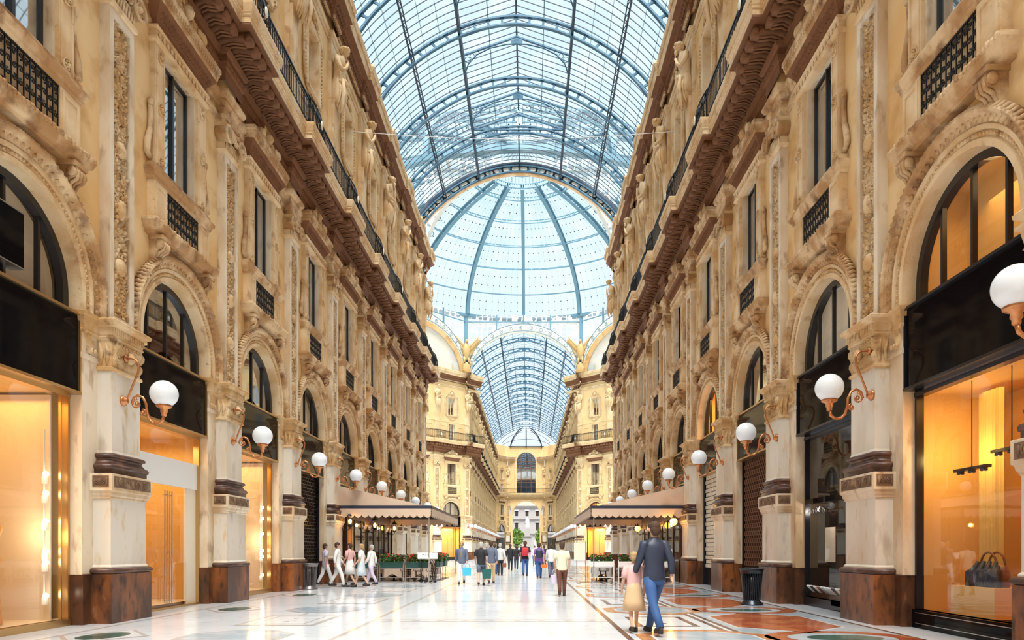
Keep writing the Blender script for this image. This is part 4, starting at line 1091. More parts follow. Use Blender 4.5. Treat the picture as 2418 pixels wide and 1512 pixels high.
def fascia(gold):
    P = []; b = MB('black_panel'); b.box(-.3, -.05, -1.56, 1.56, 4.32, 5.78); P.append(('panel', b))
    g = MB('gold_trim' if gold else 'black_frame')
    for z in (4.3, 5.76): g.box(-.32, .0, -1.57, 1.57, z, z+.05)
    for s in (-1, 1): g.box(-.32, -.01, *sorted((s*1.535, s*1.57)), 4.3, 5.8)
    P.append(('trim', g)); return Proto('shop_fascia', P)
FASG, FASB = fascia(True), fascia(False)
def light_area(name, loc, e_, col, sx, sy, rot=(0, 0, 0)):
    d = bpy.data.lights.new(name, 'AREA'); d.energy = e_; d.color = col; d.shape = 'RECTANGLE'; d.size = sx; d.size_y = sy
    o = bpy.data.objects.new(name, d); COL.objects.link(o); o.location = loc; o.rotation_euler = rot; return o
def light_point(name, loc, e_, col, r=.08):
    d = bpy.data.lights.new(name, 'POINT'); d.energy = e_; d.color = col; d.shadow_soft_size = r
    o = bpy.data.objects.new(name, d); COL.objects.link(o); o.location = loc; return o
def shop_room(wall, floor_='shop_floor', depth=1.8, top=4.3):
    r = MB(wall); r.room(-depth, -.42, -1.75, 1.75, .1, top); r.box(-depth, -.4, -1.75, 1.75, .04, .1)
    r.f = r.f; f = MB(floor_); f.quad((-depth+.01, -1.74, .12), (-.3, -1.74, .12), (-.3, 1.74, .12), (-depth+.01, 1.74, .12))
    return [('room', r), ('shop_floor', f)]
def glass_front(frame, z0=.12, z1=4.3, mull=()):
    g = MB('shop_glass'); g.quad((-.28, -1.55, z0), (-.28, 1.55, z0), (-.28, 1.55, z1), (-.28, -1.55, z1))
    f = MB(frame)
    for s in (-1, 1): f.box(-.36, -.22, *sorted((s*1.52, s*1.57)), 0, 4.32)
    f.box(-.36, -.2, -1.56, 1.56, 0, z0); f.box(-.36, -.2, -1.56, 1.56, z1-.06, z1+.02)
    for u in mull: f.box(-.3, -.25, u-.01, u+.01, z0, z1)
    return [('frame', f), ('display_glass', g)]
def shutter(kind):
    P = []
    if kind == 'net':
        b = MB('brown_inside'); b.room(-1.0, -.32, -1.6, 1.6, 0, 4.3); P.append(('room', b)); g = MB('black_frame'); k = 0; z = .0
        while z < 4.3:
            g.box(-.28, -.26, -1.56, 1.56, z, z+.025)
            u = -1.5+(.1 if k % 2 else 0)
            while u < 1.56: g.box(-.28, -.26, u, u+.022, z, z+.13); u += .2
            z += .13; k += 1
        P.append(('shutter_curtain', g))
    elif kind == 'slot':
        b = MB('dark_inside'); b.box(-.3, -.27, -1.56, 1.56, 0, 4.3); P.append(('backing', b)); g = MB('brown_inside'); k = 0; z = .9
        while z < 4.2:
            g.box(-.28, -.24, -1.56, 1.56, z, z+.02); u = -1.5+(.1 if k % 2 else 0)
            while u < 1.56: g.box(-.28, -.24, u, u+.06, z, z+.12); u += .2
            z += .12; k += 1
        g.use('dark_moulding')
        for q in range(7): g.box(-.28, -.23, -1.56, 1.56, .02+q*.12, .12+q*.12)
        P.append(('shutter_curtain', g))
    else:
        b = MB('black_frame'); b.box(-.3, -.27, -1.56, 1.56, 0, 4.3); P.append(('backing', b)); g = MB('shop_white'); k = 0; z = .7
        while z < 4.2:
            u = -1.5+(.1 if k % 2 else 0)
            while u < 1.5: g.box(-.28, -.255, u, u+.145, z, z+.135); u += .2
            z += .165; k += 1
        P.append(('shutter_curtain', g))
    for s in (-1, 1): f = MB('black_frame'); f.box(-.34, -.18, *sorted((s*1.5, s*1.57)), 0, 4.32); P.append(('guide_rail', f))
    return Proto('roller_shutter', P)
def bay(side, n): return ((side*WX, (YL0 if side < 0 else YR0)+5*n+2.5, 0), 0 if side < 0 else pi)
def spot(mb, u, z, w=-.55):
    mb.box(w-.02, w+.02, u-.05, u+.05, z-.14, z+.02)
SHOPN = {-1: {}, 1: {}}
def bayname(side, n): return f'{ORD[n+1]} along the {SIDE[side]}'
# --- lit cream boutique windows (bays -1 and 1 on the door side)
for n in (-1, 1):
    loc, rz = bay(-1, n)
    P = glass_front('gold_trim', mull=(1.38,))
    P += shop_room('shop_cream')
    side_ = MB('shop_white'); side_.box(-1.75, -.45, 1.36, 1.40, .12, 4.25); P.append(('side_panel', side_))
    sh = Proto('boutique_window', P)
    sh.place(loc, rz, f'glowing cream boutique window under a black fascia, {bayname(-1, n)}', 'shop window')
    t = obj('spotlight_track', None, None, (loc[0]-.48, loc[1]+1.26, 0)); tag(t, f'vertical strip of small spotlights in the boutique window, {bayname(-1, n)}', 'light')
    m = MB('white_paint'); m.bar((0, 0, .4), (0, 0, 3.6), .025); obj('track', m, t)
    for k, z in enumerate((.55, 1.15, 1.35, 1.9, 2.4, 2.75)):
        m = MB('white_paint'); m.box(-.03, .05, -.03, .03, z-.14, z); c = obj('lamp_head', m, t)
        m = MB('bulb', True); m.ball((.10, -.1, z+.03), .05); obj('bulb', m, c)
    light_area('shop_light', (loc[0]-1.0, loc[1], 4.15), 30, (1, .52, .13), 1.2, 2.6)
    light_point('spot_glow', (loc[0]-.6, loc[1]+1.0, 1.7), 9, (1, .74, .4), .2)
    # display figure seen as a dark shape
    for q, (u, h) in enumerate(((.35, 1.0), (-.6, .85))):
        m = MB('shop_orange', True); x, y = loc[0]-.75-.5*q, loc[1]+u
        m.loft([[(x+rx*cos(k*pi/6)*.8, y+rx*sin(k*pi/6), z*h+.12) for k in range(12)] for z, rx in ((0.02, .2), (.05, .2), (.9, .13), (1.1, .17), (1.25, .15), (1.4, .13), (1.65, .21), (1.75, .15), (1.8, .06), (1.87, .055), (1.93, .09), (2.05, .10), (2.13, .06))])
        tag(obj('mannequin', m), f'{("taller", "shorter")[q]} amber display figure in the boutique window, {bayname(-1, n)}', 'mannequin')
# --- boutique with the tall glass doors (bay 0)
loc, rz = bay(-1, 0)
P = glass_front('gold_trim', .05, 4.3)[:1]
h = MB('white_panel'); h.box(-.34, -.26, -1.52, 1.52, 2.95, 3.6); P.append(('header_panel', h))
tr = MB('shop_glass'); tr.quad((-.28, -1.52, 3.6), (-.28, 1.52, 3.6), (-.28, 1.52, 4.28), (-.28, -1.52, 4.28)); P.append(('transom_glass', tr))
for u0, u1 in ((-1.0, -.02), (.02, 1.0)):
    d = MB('shop_glass'); d.quad((-.28, u0, .05), (-.28, u1, .05), (-.28, u1, 2.95), (-.28, u0, 2.95))
    hd = MB('silver'); c = u1-.09 if u0 < 0 else u0+.09
    for q in (-.05, .05):
        hd.bar((-.2, c+q, .15), (-.2, c+q, 2.8), .022)
    for z in (.2, 1.35, 2.7): hd.bar((-.28, c, z), (-.2, c, z), .02); hd.bar((-.2, c-.05, z), (-.2, c+.05, z), .02)
    P.append(('door', d, [('handle', hd)]))
sp = MB('shop_white'); sp.box(-.36, -.3, 1.02, 1.52, .05, 2.95); sp.box(-.36, -.3, -1.52, -1.02, .05, 2.95); P.append(('side_panel', sp))
P += shop_room('shop_cream', depth=2.2)
Proto('boutique_entrance', P).place(loc, rz, 'boutique entrance with tall glass double doors and white header', 'shop entrance')
light_area('shop_light', (loc[0]-1.2, loc[1], 4.1), 50, (1, .68, .32), 1.4, 2.4)
# --- right: luxury window with the bag (bay -1)
loc, rz = bay(1, -1)
P = glass_front('black_frame', .33, 4.25); base = MB('black_panel'); base.box(-.34, -.16, -1.56, 1.56, 0, .33); base.use('silver')
for z in (.08, .27): base.box(-.16, -.155, -1.45, 1.45, z, z+.012)
P.append(('stall_riser', base)); P += shop_room('shop_cream', depth=2.0, top=4.3)
pa = MB('shop_cream'); pa.box(-1.95, -.5, 1.45, 1.5, .1, 4.2); P.append(('side_panel', pa))
cu = MB('curtain', True); cu.loft([[(-1.25+.05*sin(k*1.7), -1.30+.017*k, z) for k in range(34)] for z in (.2, 4.2)], False, False, True); P.append(('curtain', cu))
fl_ = MB('shop_orange'); fl_.quad((-1.9, -1.7, .26), (-.35, -1.7, .26), (-.35, 1.7, .26), (-1.9, 1.7, .26)); P.append(('display_floor', fl_))
Proto('display_window', P).place(loc, rz, 'amber display window with long yellow curtain and black frame', 'shop window')
light_area('shop_light', (loc[0]+.9, loc[1], 4.2), 30, (1, .46, .10), 1.2, 2.4)
light_point('curtain_light', (loc[0]+.8, loc[1]+1.0, 3.1), 24, (1, .66, .22), .1)
m = MB('shop_cream'); x, y = loc[0]+.85, loc[1]+.5; m.box(x-.35, x+.35, y-.65, y+.45, .30, .80)
for a in (-.5, .25): m.box(x-.3, x-.22, y+a, y+a+.05, .27, .30); m.box(x+.22, x+.3, y+a, y+a+.05, .27, .30)
tag(obj('display_cube', m), 'cream upholstered block under the leather bag in the amber window', 'display block')
bgp = obj('travel_bag', None, None, (x, y-.1, .80)); tag(bgp, 'brown leather bag with draped dark cloth on the cream block', 'bag')
m = MB('leather', True); m.loft([[(a*.16*cos(k*pi/8), b*.34*sin(k*pi/8), z) for k in range(16)] for z, a, b in ((0, 1, 1), (.12, 1.1, 1.08), (.25, .9, 1), (.36, .45, .9))]); obj('bag_body', m, bgp)
m = MB('leather', True)
for q in (-.07, .07): m.tube([(q, .2*cos(a), .33+.24*sin(a)) for a in [pi*k/10 for k in range(11)]], .018, 6)
obj('bag_handle', m, bgp)
m = MB('navy', True)
for k in range(12): a = -.38+.06*k; m.tube([(-.12, a*.8, .34+.08*sin(k*2)), (-.22, a, .22), (-.2, a*1.15, .04+.04*sin(k)), (-.18, a*1.25, .01)], [.03, .06, .05, .02], 6)
obj('draped_cloth', m, bgp)
for k, (u, zz) in enumerate(((.55, 2.75), (-.4, 2.95))):
    r = obj('pendant_spotlight', None, None, (loc[0]+.6, loc[1]+u, 0)); tag(r, ('lower', 'higher')[k]+' dark bar of spotlights hanging in the amber window', 'light')
    m = MB('black_frame'); m.box(-.05, .05, -.42, .42, zz, zz+.05); obj('lamp_bar', m, r)
    m = MB('black_frame'); m.bar((0, 0, zz), (0, 0, 4.25), .012); obj('cable', m, r)
    for q in (-.3, 0, .3):
        m = MB('black_frame', True); m.lathe([(.02, .05), (.05, .04), (.06, -.04), (.045, -.05)], (0, q, zz), 10); c = obj('lamp_head', m, r)
        m = MB('bulb'); m.lathe([(.035, 0), (.01, -.005)], (0, q, zz-.045), 8); obj('bulb', m, c)
# --- bookshop (bay 0 right)
loc, rz = bay(1, 0)
P = glass_front('black_frame', .22, 4.25); b = MB('black_panel'); b.box(-.34, -.2, -1.56, 1.56, 0, .22); b.box(-.36, -.22, -1.56, 1.56, 2.55, 2.68); P.append(('stall_riser', b))
P += shop_room('dark_inside', 'dark_inside', 1.5)
sg = MB('silver', True)                                  # white looped script over the lower window
for k in range(5): sg.scroll(-.24, -.5-.2*k, 2.38, .09, 1 if k % 2 else -1, k, 1.2, .010, 10)
sg.tube([(-.24, -1.45, 2.33), (-.24, -1.2, 2.42), (-.24, -.9, 2.36), (-.24, -.6, 2.44), (-.24, -.4, 2.35)], .008, 4)
P.append(('script_sign', sg)); Proto('bookshop_window', P).place(loc, rz, 'black framed bookshop window with looping white script', 'shop window')
m = MB('dark_wood'); x, y = loc[0], loc[1]; m.box(x+.35, x+1.0, y-1.5, y+1.5, .22, .32); tag(obj('display_shelf', m), 'dark sloping shelf of books inside the bookshop window', 'shelf')
cols = ('white_panel', 'navy', 'shop_white', 'leather', 'floor_blue', 'white_panel')
for k in range(12):
    r = obj('book', None, None, (x+.42, y+1.4-.2*k, .33)); r.rotation_euler = (0, -.9, .35)
    m = MB(cols[k % 6]); m.box(-.0, .02, -.08, .08, 0, .26); obj('cover', m, r)
    m = MB('white_panel'); m.box(.02, .035, -.075, .075, .005, .255); obj('pages', m, r)
    tag(r, f'{("white", "navy", "cream", "brown", "blue", "pale")[k % 6]} book leaning on the bookshop shelf, {ORD[k]} from its far end', 'book', 'books in the bookshop window')
m = MB('shop_white'); m.box(x+.7, x+.72, y+.9, y+1.45, 1.1, 1.97); tag(obj('poster', m), 'plain white poster hanging in the bookshop window', 'poster')
light_point('shop_lamp', (x+.5, y+1.0, 2.4), 9, (1, .9, .8), .05)
# --- shutters
for s, n, kd, tx in ((-1, 2, 'net', 'black open-grid roller shutter'), (1, 1, 'slot', 'dark brown roller shutter with rows of slots'), (1, 2, 'tile', 'pale brick-pattern roller shutter')):
    loc, rz = bay(s, n); shutter(kd).place(loc, rz, f'{tx}, {bayname(s, n)}', 'shutter')
# --- dark wood fronts built between the piers under the awnings
for s in (-1, 1):
    P = []; m = MB('dark_wood'); m.box(.36, .42, -4.2, 4.8, 0, .9); m.box(.36, .44, -4.2, 4.8, 2.75, 3.15); m.box(-.3, .42, 4.72, 4.8, 0, 3.15); m.box(-.3, .42, -4.2, -4.12, 0, 3.15)
    for k in range(8): u = -4.18+k*1.275; m.box(.34, .43, u-.04, u+.04, 0, 3.0)
    P.append(('wood_frame', m)); b = MB('dark_inside'); b.box(.30, .34, -4.15, 4.75, .1, 3.0); P.append(('dark_lining', b))
    g = MB('shop_glass'); g.quad((.4, -4.15, .9), (.4, 4.75, .9), (.4, 4.75, 2.75), (.4, -4.15, 2.75)); P.append(('glass_pane', g))
    Proto('restaurant_facade', P).place((s*WX, 33.9, 0), 0 if s < 0 else pi, f'dark wood and glass café front under the awning on the {SIDE[s]}', 'shop front')
# --- the other bays
def plain(mt, lit=False):
    P = glass_front('black_frame', .4, 4.25, (-.5, .5)); P += shop_room(mt, 'brown_inside', 1.4); return Proto('shop_facade', P)
PLD = plain('dark_inside'); PLB = plain('brown_inside'); PLL = plain('shop_cream')
for s in (-1, 1):
    for n in range(-1, 8):
        loc, rz = bay(s, n); t = bayname(s, n)
        if n >= 3 or (s < 0 and n > 2): (PLD if n < 6 else PLB).place(loc, rz, f'dark glazed restaurant front, {t}', 'shop front')
        kd = {(-1, -1): 'curtain', (-1, 0): 'dark', (-1, 1): 'dark', (-1, 2): 'curtain', (1, -1): 'lit', (1, 0): 'white', (1, 1): 'dark', (1, 2): 'lit', (1, 3): 'dark'}.get((s, n), 'dark' if n % 2 else 'curtain')
        LUN[kd].place(loc, rz, f'arched fanlight window over the shop, {t}', 'window')
        (FASB if s > 0 and n < 1 else FASG).place(loc, rz, f'glossy black shop fascia, {t}', 'fascia', None, n < 5)
loc, rz = bay(1, 2); light_area('room_light', (loc[0]+.8, loc[1], 7.5), 60, (1, .60, .12), .8, 2)
loc, rz = bay(1, -1); light_area('room_light', (loc[0]+.8, loc[1], 7.5), 12, (1, .62, .25), .8, 2)
loc, rz = bay(-1, -1)                                    # black sign box in the nearest fanlight
m = MB('black_panel'); m.box(-WX-.32, -WX-.1, loc[1]-1.0, loc[1]+.25, 6.1, 7.0); m.use('silver')
for z in (6.08, 7.0): m.box(-WX-.33, -WX-.09, loc[1]-1.0, loc[1]+.26, z, z+.02)
tag(obj('sign_box', m), 'blank black sign box hung inside the nearest arched window', 'sign')
for s in (-1, 1):
    for n in range(15):
        loc = (s*WX, 92.15+5*n+2.5, 0); rz = 0 if s < 0 else pi; t = f'{ORD[n]} bay beyond the dome on the {SIDE[s]}'
        (PLB, PLD, PLL)[(n*2+s) % 3].place(loc, rz, f'shop front in the {t}', 'shop front', None, False)
        LUN['curtain' if n % 2 else 'dark'].place(loc, rz, f'fanlight in the {t}', 'window', None, False); FASG.place(loc, rz, f'black fascia in the {t}', 'fascia', None, False)
    rz = math.radians(-45 if s < 0 else -135); uy = Vector((-sin(rz), cos(rz), 0)); base = Vector((s*12.94, 85.84, 0))
    for j, k in enumerate((-5, 0, 5)):
        p = base+uy*k; t = ('beside the far gallery', 'in the middle', 'at the outer end')[(2-j) if s < 0 else j]+f', octagon {SIDE[s]}'
        PLL.place(p, rz, f'brightly lit shop front {t}', 'shop front', None, False)
        LUN['lit' if s > 0 else 'curtain'].place(p, rz, f'fanlight {t}', 'window', None, False); FASG.place(p, rz, f'black fascia {t}', 'fascia', None, False)
    near = base+uy*(5 if s < 0 else -5); nrm = Vector((cos(rz), sin(rz), 0))
    light_area('shop_light', near-nrm*.9+Vector((0, 0, 4.1)), 300, (1, .55, .15), 1.0, 2.6)
    if s > 0: light_area('room_light', near-nrm*.9+Vector((0, 0, 7.4)), 120, (1, .5, .12), .8, 2)
# ================================================================ end wall of the far gallery
YW = 168.1; YF = 172.6; XE = 4.6
for s in (-1, 1):
    a = Vector((s*WX, YW, 0)); b = Vector((s*XE, YF, 0)); mid = (a+b)/2; d = (b-a).normalized(); nrm = Vector((-d.y*-s*-1, 0, 0))
    nrm = Vector((-s*d.y, s*d.x, 0)); nrm = nrm if nrm.y < 0 else -nrm; rz = atan2(nrm.y, nrm.x)
    t = f'curved end wall beside the exit arch, {SIDE[s]}'
    WALLP.place(mid, rz, None, None, None, True, 'structure', 'wall_end')
    ARCH.place(mid, rz, f'small round arch in the {t}', 'arch', None, False); WIN.place(mid, rz, f'tall window in the {t}', 'window', None, False)
    UWIN.place(mid, rz, f'attic window in the {t}', 'window', None, False); BDOOR.place(mid, rz, f'balcony door in the {t}', 'door', None, False)
    LUN['dark'].place(mid, rz, f'dark fanlight in the {t}', 'window', None, False); PLD.place(mid, rz, f'dark doorway in the {t}', 'shop front', None, False)
    p = b+nrm*.0; PIER.place(b, -pi/2, f'pier flanking the exit arch, {SIDE[s]}', 'pier', None, False); PIL.place(b, -pi/2, f'pilaster flanking the exit arch, {SIDE[s]}', 'pilaster', None, False)
    STAT[0].place(b, -pi/2, f'statue flanking the great end window, {SIDE[s]}', 'statue', None, False)
def flat_stack(mb, prof, pts):
    """mouldings that follow a plan line, prof = (z, outward)"""
    nr = []
    for i in range(len(pts)):
        t = (Vector(pts[min(i+1, len(pts)-1)])-Vector(pts[max(i-1, 0)])).normalized(); nr.append(Vector((t.y, -t.x)))
    mb.loft([[(p[0]+n.x*o, p[1]+n.y*o, z) for p, n in zip(pts, nr)] for z, o in prof], False, False, False)
plan = [(-WX, YW), (-XE-.8, YF-1.0), (-XE+.5, YF), (XE-.5, YF), (XE+.8, YF-1.0), (WX, YW)]
w = MB('cream'); R = 3.45; N = 24
def arcf(R, zc, k): return (R*cos(pi*k/N), YF, zc+R*sin(pi*k/N))
zc = 13.6-R
for s in (-1, 1): w.quad((s*R, YF, 0), (s*XE, YF, 0), (s*XE, YF, zc), (s*R, YF, zc))
for k in range(N):
    p, q = arcf(R, zc, k), arcf(R, zc, k+1); w.quad(p, q, (q[0]*XE/R, YF, max(q[2], 14.2)), (p[0]*XE/R, YF, max(p[2], 14.2)))
    w.quad(p, q, (q[0], YF+1.5, q[2]), (p[0], YF+1.5, p[2]))
for s in (-1, 1): w.quad((s*R, YF, zc), (s*XE, YF, zc), (s*XE, YF, 14.2), (s*R, YF, 14.2)) if False else None
for s in (-1, 1): w.quad((s*R, YF, 0), (s*R, YF+1.5, 0), (s*R, YF+1.5, zc), (s*R, YF, zc)); w.quad((s*XE, YF+.02, zc), (s*R*.98, YF+.02, zc), (s*R*.98, YF+.02, 14.2), (s*XE, YF+.02, 14.2)) if False else None
w.quad((-XE, YF, 14.2), (XE, YF, 14.2), (XE, YF, 15.3), (-XE, YF, 15.3))
R2_ = 2.45; z2 = 23.5
for s in (-1, 1): w.quad((s*R2_, YF, 15.3), (s*XE, YF, 15.3), (s*XE, YF, z2), (s*R2_, YF, z2))
for k in range(N):
    p, q = arcf(R2_, z2, k), arcf(R2_, z2, k+1); w.quad(p, q, (q[0]*XE/R2_, YF, 27.4), (p[0]*XE/R2_, YF, 27.4))
for s in (-1, 1): w.quad((s*R2_, YF, z2), (s*XE, YF, z2), (s*XE, YF, 27.4), (s*R2_, YF, z2))
for i in range(len(plan)-1):
    a, b = plan[i], plan[i+1]
    if i != 2: w.quad((*a, 24.0), (*b, 24.0), (*b, 27.4), (*a, 27.4))
tag(obj('wall_end', w), None, None, None, 'structure')
e_ = long_thing('stone_balcony', 'curved stone balcony across the end wall above the exit arch', 'balcony')
m = MB('pale_stone'); flat_stack(m, [(14.5, .05), (14.8, .3), (15.1, .9), (15.5, 1.0), (15.55, .95), (15.55, 0)], plan); obj('balcony_slab', m, e_)
m = MB('iron'); pr = [Vector(p)+Vector((0, -.85)) for p in plan]
for a, b in zip(pr, pr[1:]):
    L = (b-a).length; n_ = int(L/.18)
    for z in (15.6, 16.6): m.bar((a.x, a.y, z), (b.x, b.y, z), .07)
    for k in range(n_): c = a.lerp(b, k/n_); m.bar((c.x, c.y, 15.6), (c.x, c.y, 16.6), .03)
tag(obj('balcony_railing', m), 'black iron railing along the curved end balcony', 'railing')
for s in (-1, 1):
    m = MB('stone'); pl_ = plan[:3] if s < 0 else plan[3:]
    pl_ = [pl_[0], pl_[1], (-2.9, YF)] if s < 0 else [(2.9, YF), pl_[1], pl_[2]]
    flat_stack(m, [(23.6, .05), (24.0, .2), (24.1, .5), (24.6, .7), (24.75, .7), (24.75, 0)], pl_)
    tag(obj('roof_cornice', m), f'curved end cornice ending at the great window, {SIDE[s]}', 'cornice')
gw = obj('great_window', None); tag(gw, 'tall arched window in the end wall over the exit arch', 'window')
m = MB('pale_stone'); rs = []
for r_, y_ in ((R2_-.05, YF+.3), (R2_-.05, YF-.12), (R2_+.5, YF-.12), (R2_+.55, YF)): rs.append([(-r_, y_, 15.5)]+[(-r_*cos(pi*k/N), y_, z2+r_*sin(pi*k/N)) for k in range(N+1)]+[(r_, y_, 15.5)])
m.loft(rs, False, False, False); obj('surround', m, gw)
m = MB('brown_inside')
for u in (-1.25, 0, 1.25): m.bar((u, YF+.2, 15.5), (u, YF+.2, z2+sqrt(R2_**2-u*u)), .14)
for z in (17.2, 18.3, 19.0, 21.9, 22.6, 23.6): m.bar((-2.4, YF+.2, z), (2.4, YF+.2, z), .18)
obj('glazing_bars', m, gw)
m = MB('window_glass'); m.poly([(-2.4, YF+.3, 15.5), (2.4, YF+.3, 15.5)]+[(2.4*cos(pi*k/N), YF+.3, z2+2.4*sin(pi*k/N)) for k in range(N+1)]); obj('glass_pane', m, gw)
m = MB('shop_white'); m.box(-2.4, 2.4, YF+.5, YF+.55, 19.0, 21.9); obj('blind', m, gw)
m = MB('dark_inside'); m.box(-2.6, 2.6, YF+1.3, YF+1.4, 15, 26.2); obj('dark_room', m, gw)
ar = MB('pale_stone')
rs = []
for r_, y_ in ((R, YF-.1), (R+.35, YF-.1), (R+.4, YF)): rs.append([(-r_, y_, 0)]+[(-r_*cos(pi*k/N), y_, zc+r_*sin(pi*k/N)) for k in range(N+1)]+[(r_, y_, 0)])
ar.loft(rs, False, False, False); tag(obj('exit_arch', ar), 'large round exit arch open to the square outside', 'arch')
# half dome of glass over the end
hd = tag(obj('ceiling_end', None), None, None, None, 'structure')
def hp(x, f): return (x, YW+(YF-YW-.2)*sin(f*pi/2)*(1 if abs(x) < 3 else 1), 27.4+(Z0+6.9*sqrt(max(0, 1-(x/7.0)**2))-27.4)*cos(f*pi/2))
m = MB('steel_dark')
for x0_, x1_ in ((0, 0), (-1.0, -3.9), (1.0, 3.9)):
    pts = [hp(x0_+(x1_-x0_)*sin(k/12*pi/2), k/12) for k in range(13)]
    m.tube(pts, .14, 5); m.tube([(p[0], p[1]-.1, p[2]-.5) for p in pts], .09, 4)
    for p in pts: m.bar(p, (p[0], p[1]-.1, p[2]-.5), .06)
for f in (.35, .7): m.tube([hp(x*.5, f) for x in range(-12, 13)], .05, 4)
m.tube([(x*.5, YF-.2, 27.4) for x in range(-9, 10)], .10, 4); obj('end_ribs', m, hd)
m = MB('roof_glass'); m.loft([[hp(x*.5, f/8) for x in range(-13, 14)] for f in range(9)], False, False, True); obj('glass_panes', m, hd)
# ================================================================ outside the exit: white palace, trees, monument
pb = obj('palace', None, None, (0, 236, 0)); tag(pb, 'white three-storey palace with red roof seen through the exit arch', 'building')
m = MB('far_white'); m.box(-30, 30, 0, 12, 0, 16.2); obj('facade', m, pb)
m = MB('far_white')
for z in (6.8, 11.9, 16.0): m.box(-30.2, 30.2, -.6, .1, z, z+.35); m.box(-30.2, 30.2, -.35, .1, z-.4, z)
obj('cornice', m, pb)
m = MB('roof_tile'); m.add([(-31, -.8, 16.4), (31, -.8, 16.4), (31, 6, 20), (-31, 6, 20)], [(0, 1, 2, 3)]); obj('roof', m, pb)
for i in range(-7, 8):
    for z, h in ((2.2, 2.6), (7.9, 2.6), (12.9, 1.7)):
        m = MB('dark_inside'); m.box(i*3.6-.5, i*3.6+.5, -.03, .1, z, z+h); c = obj('window', m, pb)
        m = MB('white_paint'); m.box(i*3.6-.75, i*3.6+.75, -.3, .0, z+h+.15, z+h+.4); obj('window_hood', m, c)
mo = obj('monument', None, None, (.2, 206, 0)); tag(mo, 'pale stone monument of a standing figure on a tall pedestal', 'monument')
m = MB('far_white'); m.box(-1.9, 1.9, -1.9, 1.9, 0, .8); m.box(-1.2, 1.2, -1.2, 1.2, .8, 5.2); m.box(-1.5, 1.5, -1.5, 1.5, 5.2, 5.6); m.box(-.8, .8, -.8, .8, 5.6, 7.6); obj('pedestal', m, mo)
def cloaked(mb, x, y, z0, h):
    mb.loft([[(x+rx*h*cos(k*pi/6)*(1+.1*sin(k*4)), y+ry*h*sin(k*pi/6), z0+z*h) for k in range(12)] for z, rx, ry in ((0, .19, .15), (.3, .17, .13), (.55, .15, .11), (.75, .17, .1), (.83, .1, .07), (.86, .05, .05), (.9, .07, .08), (.96, .07, .07), (1.0, .03, .03))])
m = MB('white_paint', True); cloaked(m, 0, 0, 7.6, 3.6); obj('figure', m, mo)
for s in (-1, 1): m = MB('white_paint', True); cloaked(m, s*2.4, -1.2, 1.6, 2.6); m.box(s*2.4-.5, s*2.4+.5, -1.7, -.7, 0, 1.6); obj('corner_figure', m, mo)
def tree(x, y, h, r, label):
    t = obj('tree', None, None, (x, y, 0)); tag(t, label, 'tree'); m = MB('dark_wood', True); m.tube([(0, 0, 0), (.1, 0, h*.3), (0, .1, h*.6)], [.22, .16, .08], 7)
    for k in range(5): m.tube([(0, 0, h*.3), (r*.5*cos(k*1.3), r*.5*sin(k*1.3), h*.6)], [.08, .03], 5)
    obj('trunk', m, t); m = MB('treegreen'); rr = random.Random(int(x*7))
    for k in range(900):
        a, b_ = rr.uniform(0, 2*pi), rr.uniform(-1, 1); q = rr.uniform(.5, 1.); c = Vector((q*r*sqrt(1-b_*b_)*cos(a), q*r*sqrt(1-b_*b_)*sin(a), h*.62+b_*q*h*.38))
        d = Vector((rr.uniform(-1, 1), rr.uniform(-1, 1), rr.uniform(-1, 1))).normalized()*.28; e2 = d.cross(Vector((.3, .5, .8))).normalized()*.2; m.quad(c-d, c+e2, c+d, c-e2)
    obj('foliage', m, t)
tree(-2.7, 198, 7.6, 2.1, 'bright green tree outside the exit arch towards the boutique side')
tree(4.3, 200, 7.8, 1.8, 'bright green tree outside the exit arch towards the bookshop side')
# ================================================================ café awnings
def awning(s):
    t = obj('awning', None); tag(t, f'beige café awning with scalloped edge and dark beam on the {SIDE[s]}', 'awning')
    xw, xf, y0, y1, ze, zt = s*7.5, s*3.40, 28.9, 39.4, 3.20, 4.15
    m = MB('canvas'); m.quad((xw, y0, zt), (xf, y0, ze), (xf, y1, ze), (xw, y1, zt)); m.add([(xw, y0, zt), (xw, y0, ze), (xf, y0, ze)], [(0, 1, 2)]); m.add([(xw, y1, zt), (xw, y1, ze), (xf, y1, ze)], [(0, 1, 2)])
    obj('awning_cloth', m, t)
    m = MB('beam_blue')
    for a, b in (((xw, y0, ze), (xf, y0, ze)), ((xf, y0, ze), (xf, y1, ze)), ((xw, y1, ze), (xf, y1, ze))): m.bar(a, b, .08, .13)
    obj('edge_beam', m, t)
    def val(a, b, nm):
        m = MB('canvas'); a = Vector(a); b = Vector(b); L = (b-a).length; n = round(L/.30)
        for i in range(n):
            for k in range(6):
                f0, f1 = (i+k/6)/n, (i+(k+1)/6)/n
                d0, d1 = .28+.11*abs(cos(pi*k/6+pi/2)), .28+.11*abs(cos(pi*(k+1)/6+pi/2)); p, q = a.lerp(b, f0), a.lerp(b, f1)
                m.quad(p, q, q-Vector((0, 0, d1)), p-Vector((0, 0, d0)))
        obj(nm, m, t)
    val((xw, y0-.05, ze-.06), (xf, y0-.05, ze-.06), 'valance'); val((xf-s*.05, y0, ze-.06), (xf-s*.05, y1, ze-.06), 'valance'); val((xw, y1, ze-.06), (xf, y1, ze-.06), 'valance')
    m = MB('silver')
    for y in (y0+3.5, y0+7.0): m.bar((xf, y, ze), (xw, y, ze+.1), .05)
    for y in (y0+.1, y1-.1): m.bar((xf+s*.1, y, 0), (xf+s*.1, y, ze), .045)
    obj('support_pole', m, t)
awning(-1); awning(1)
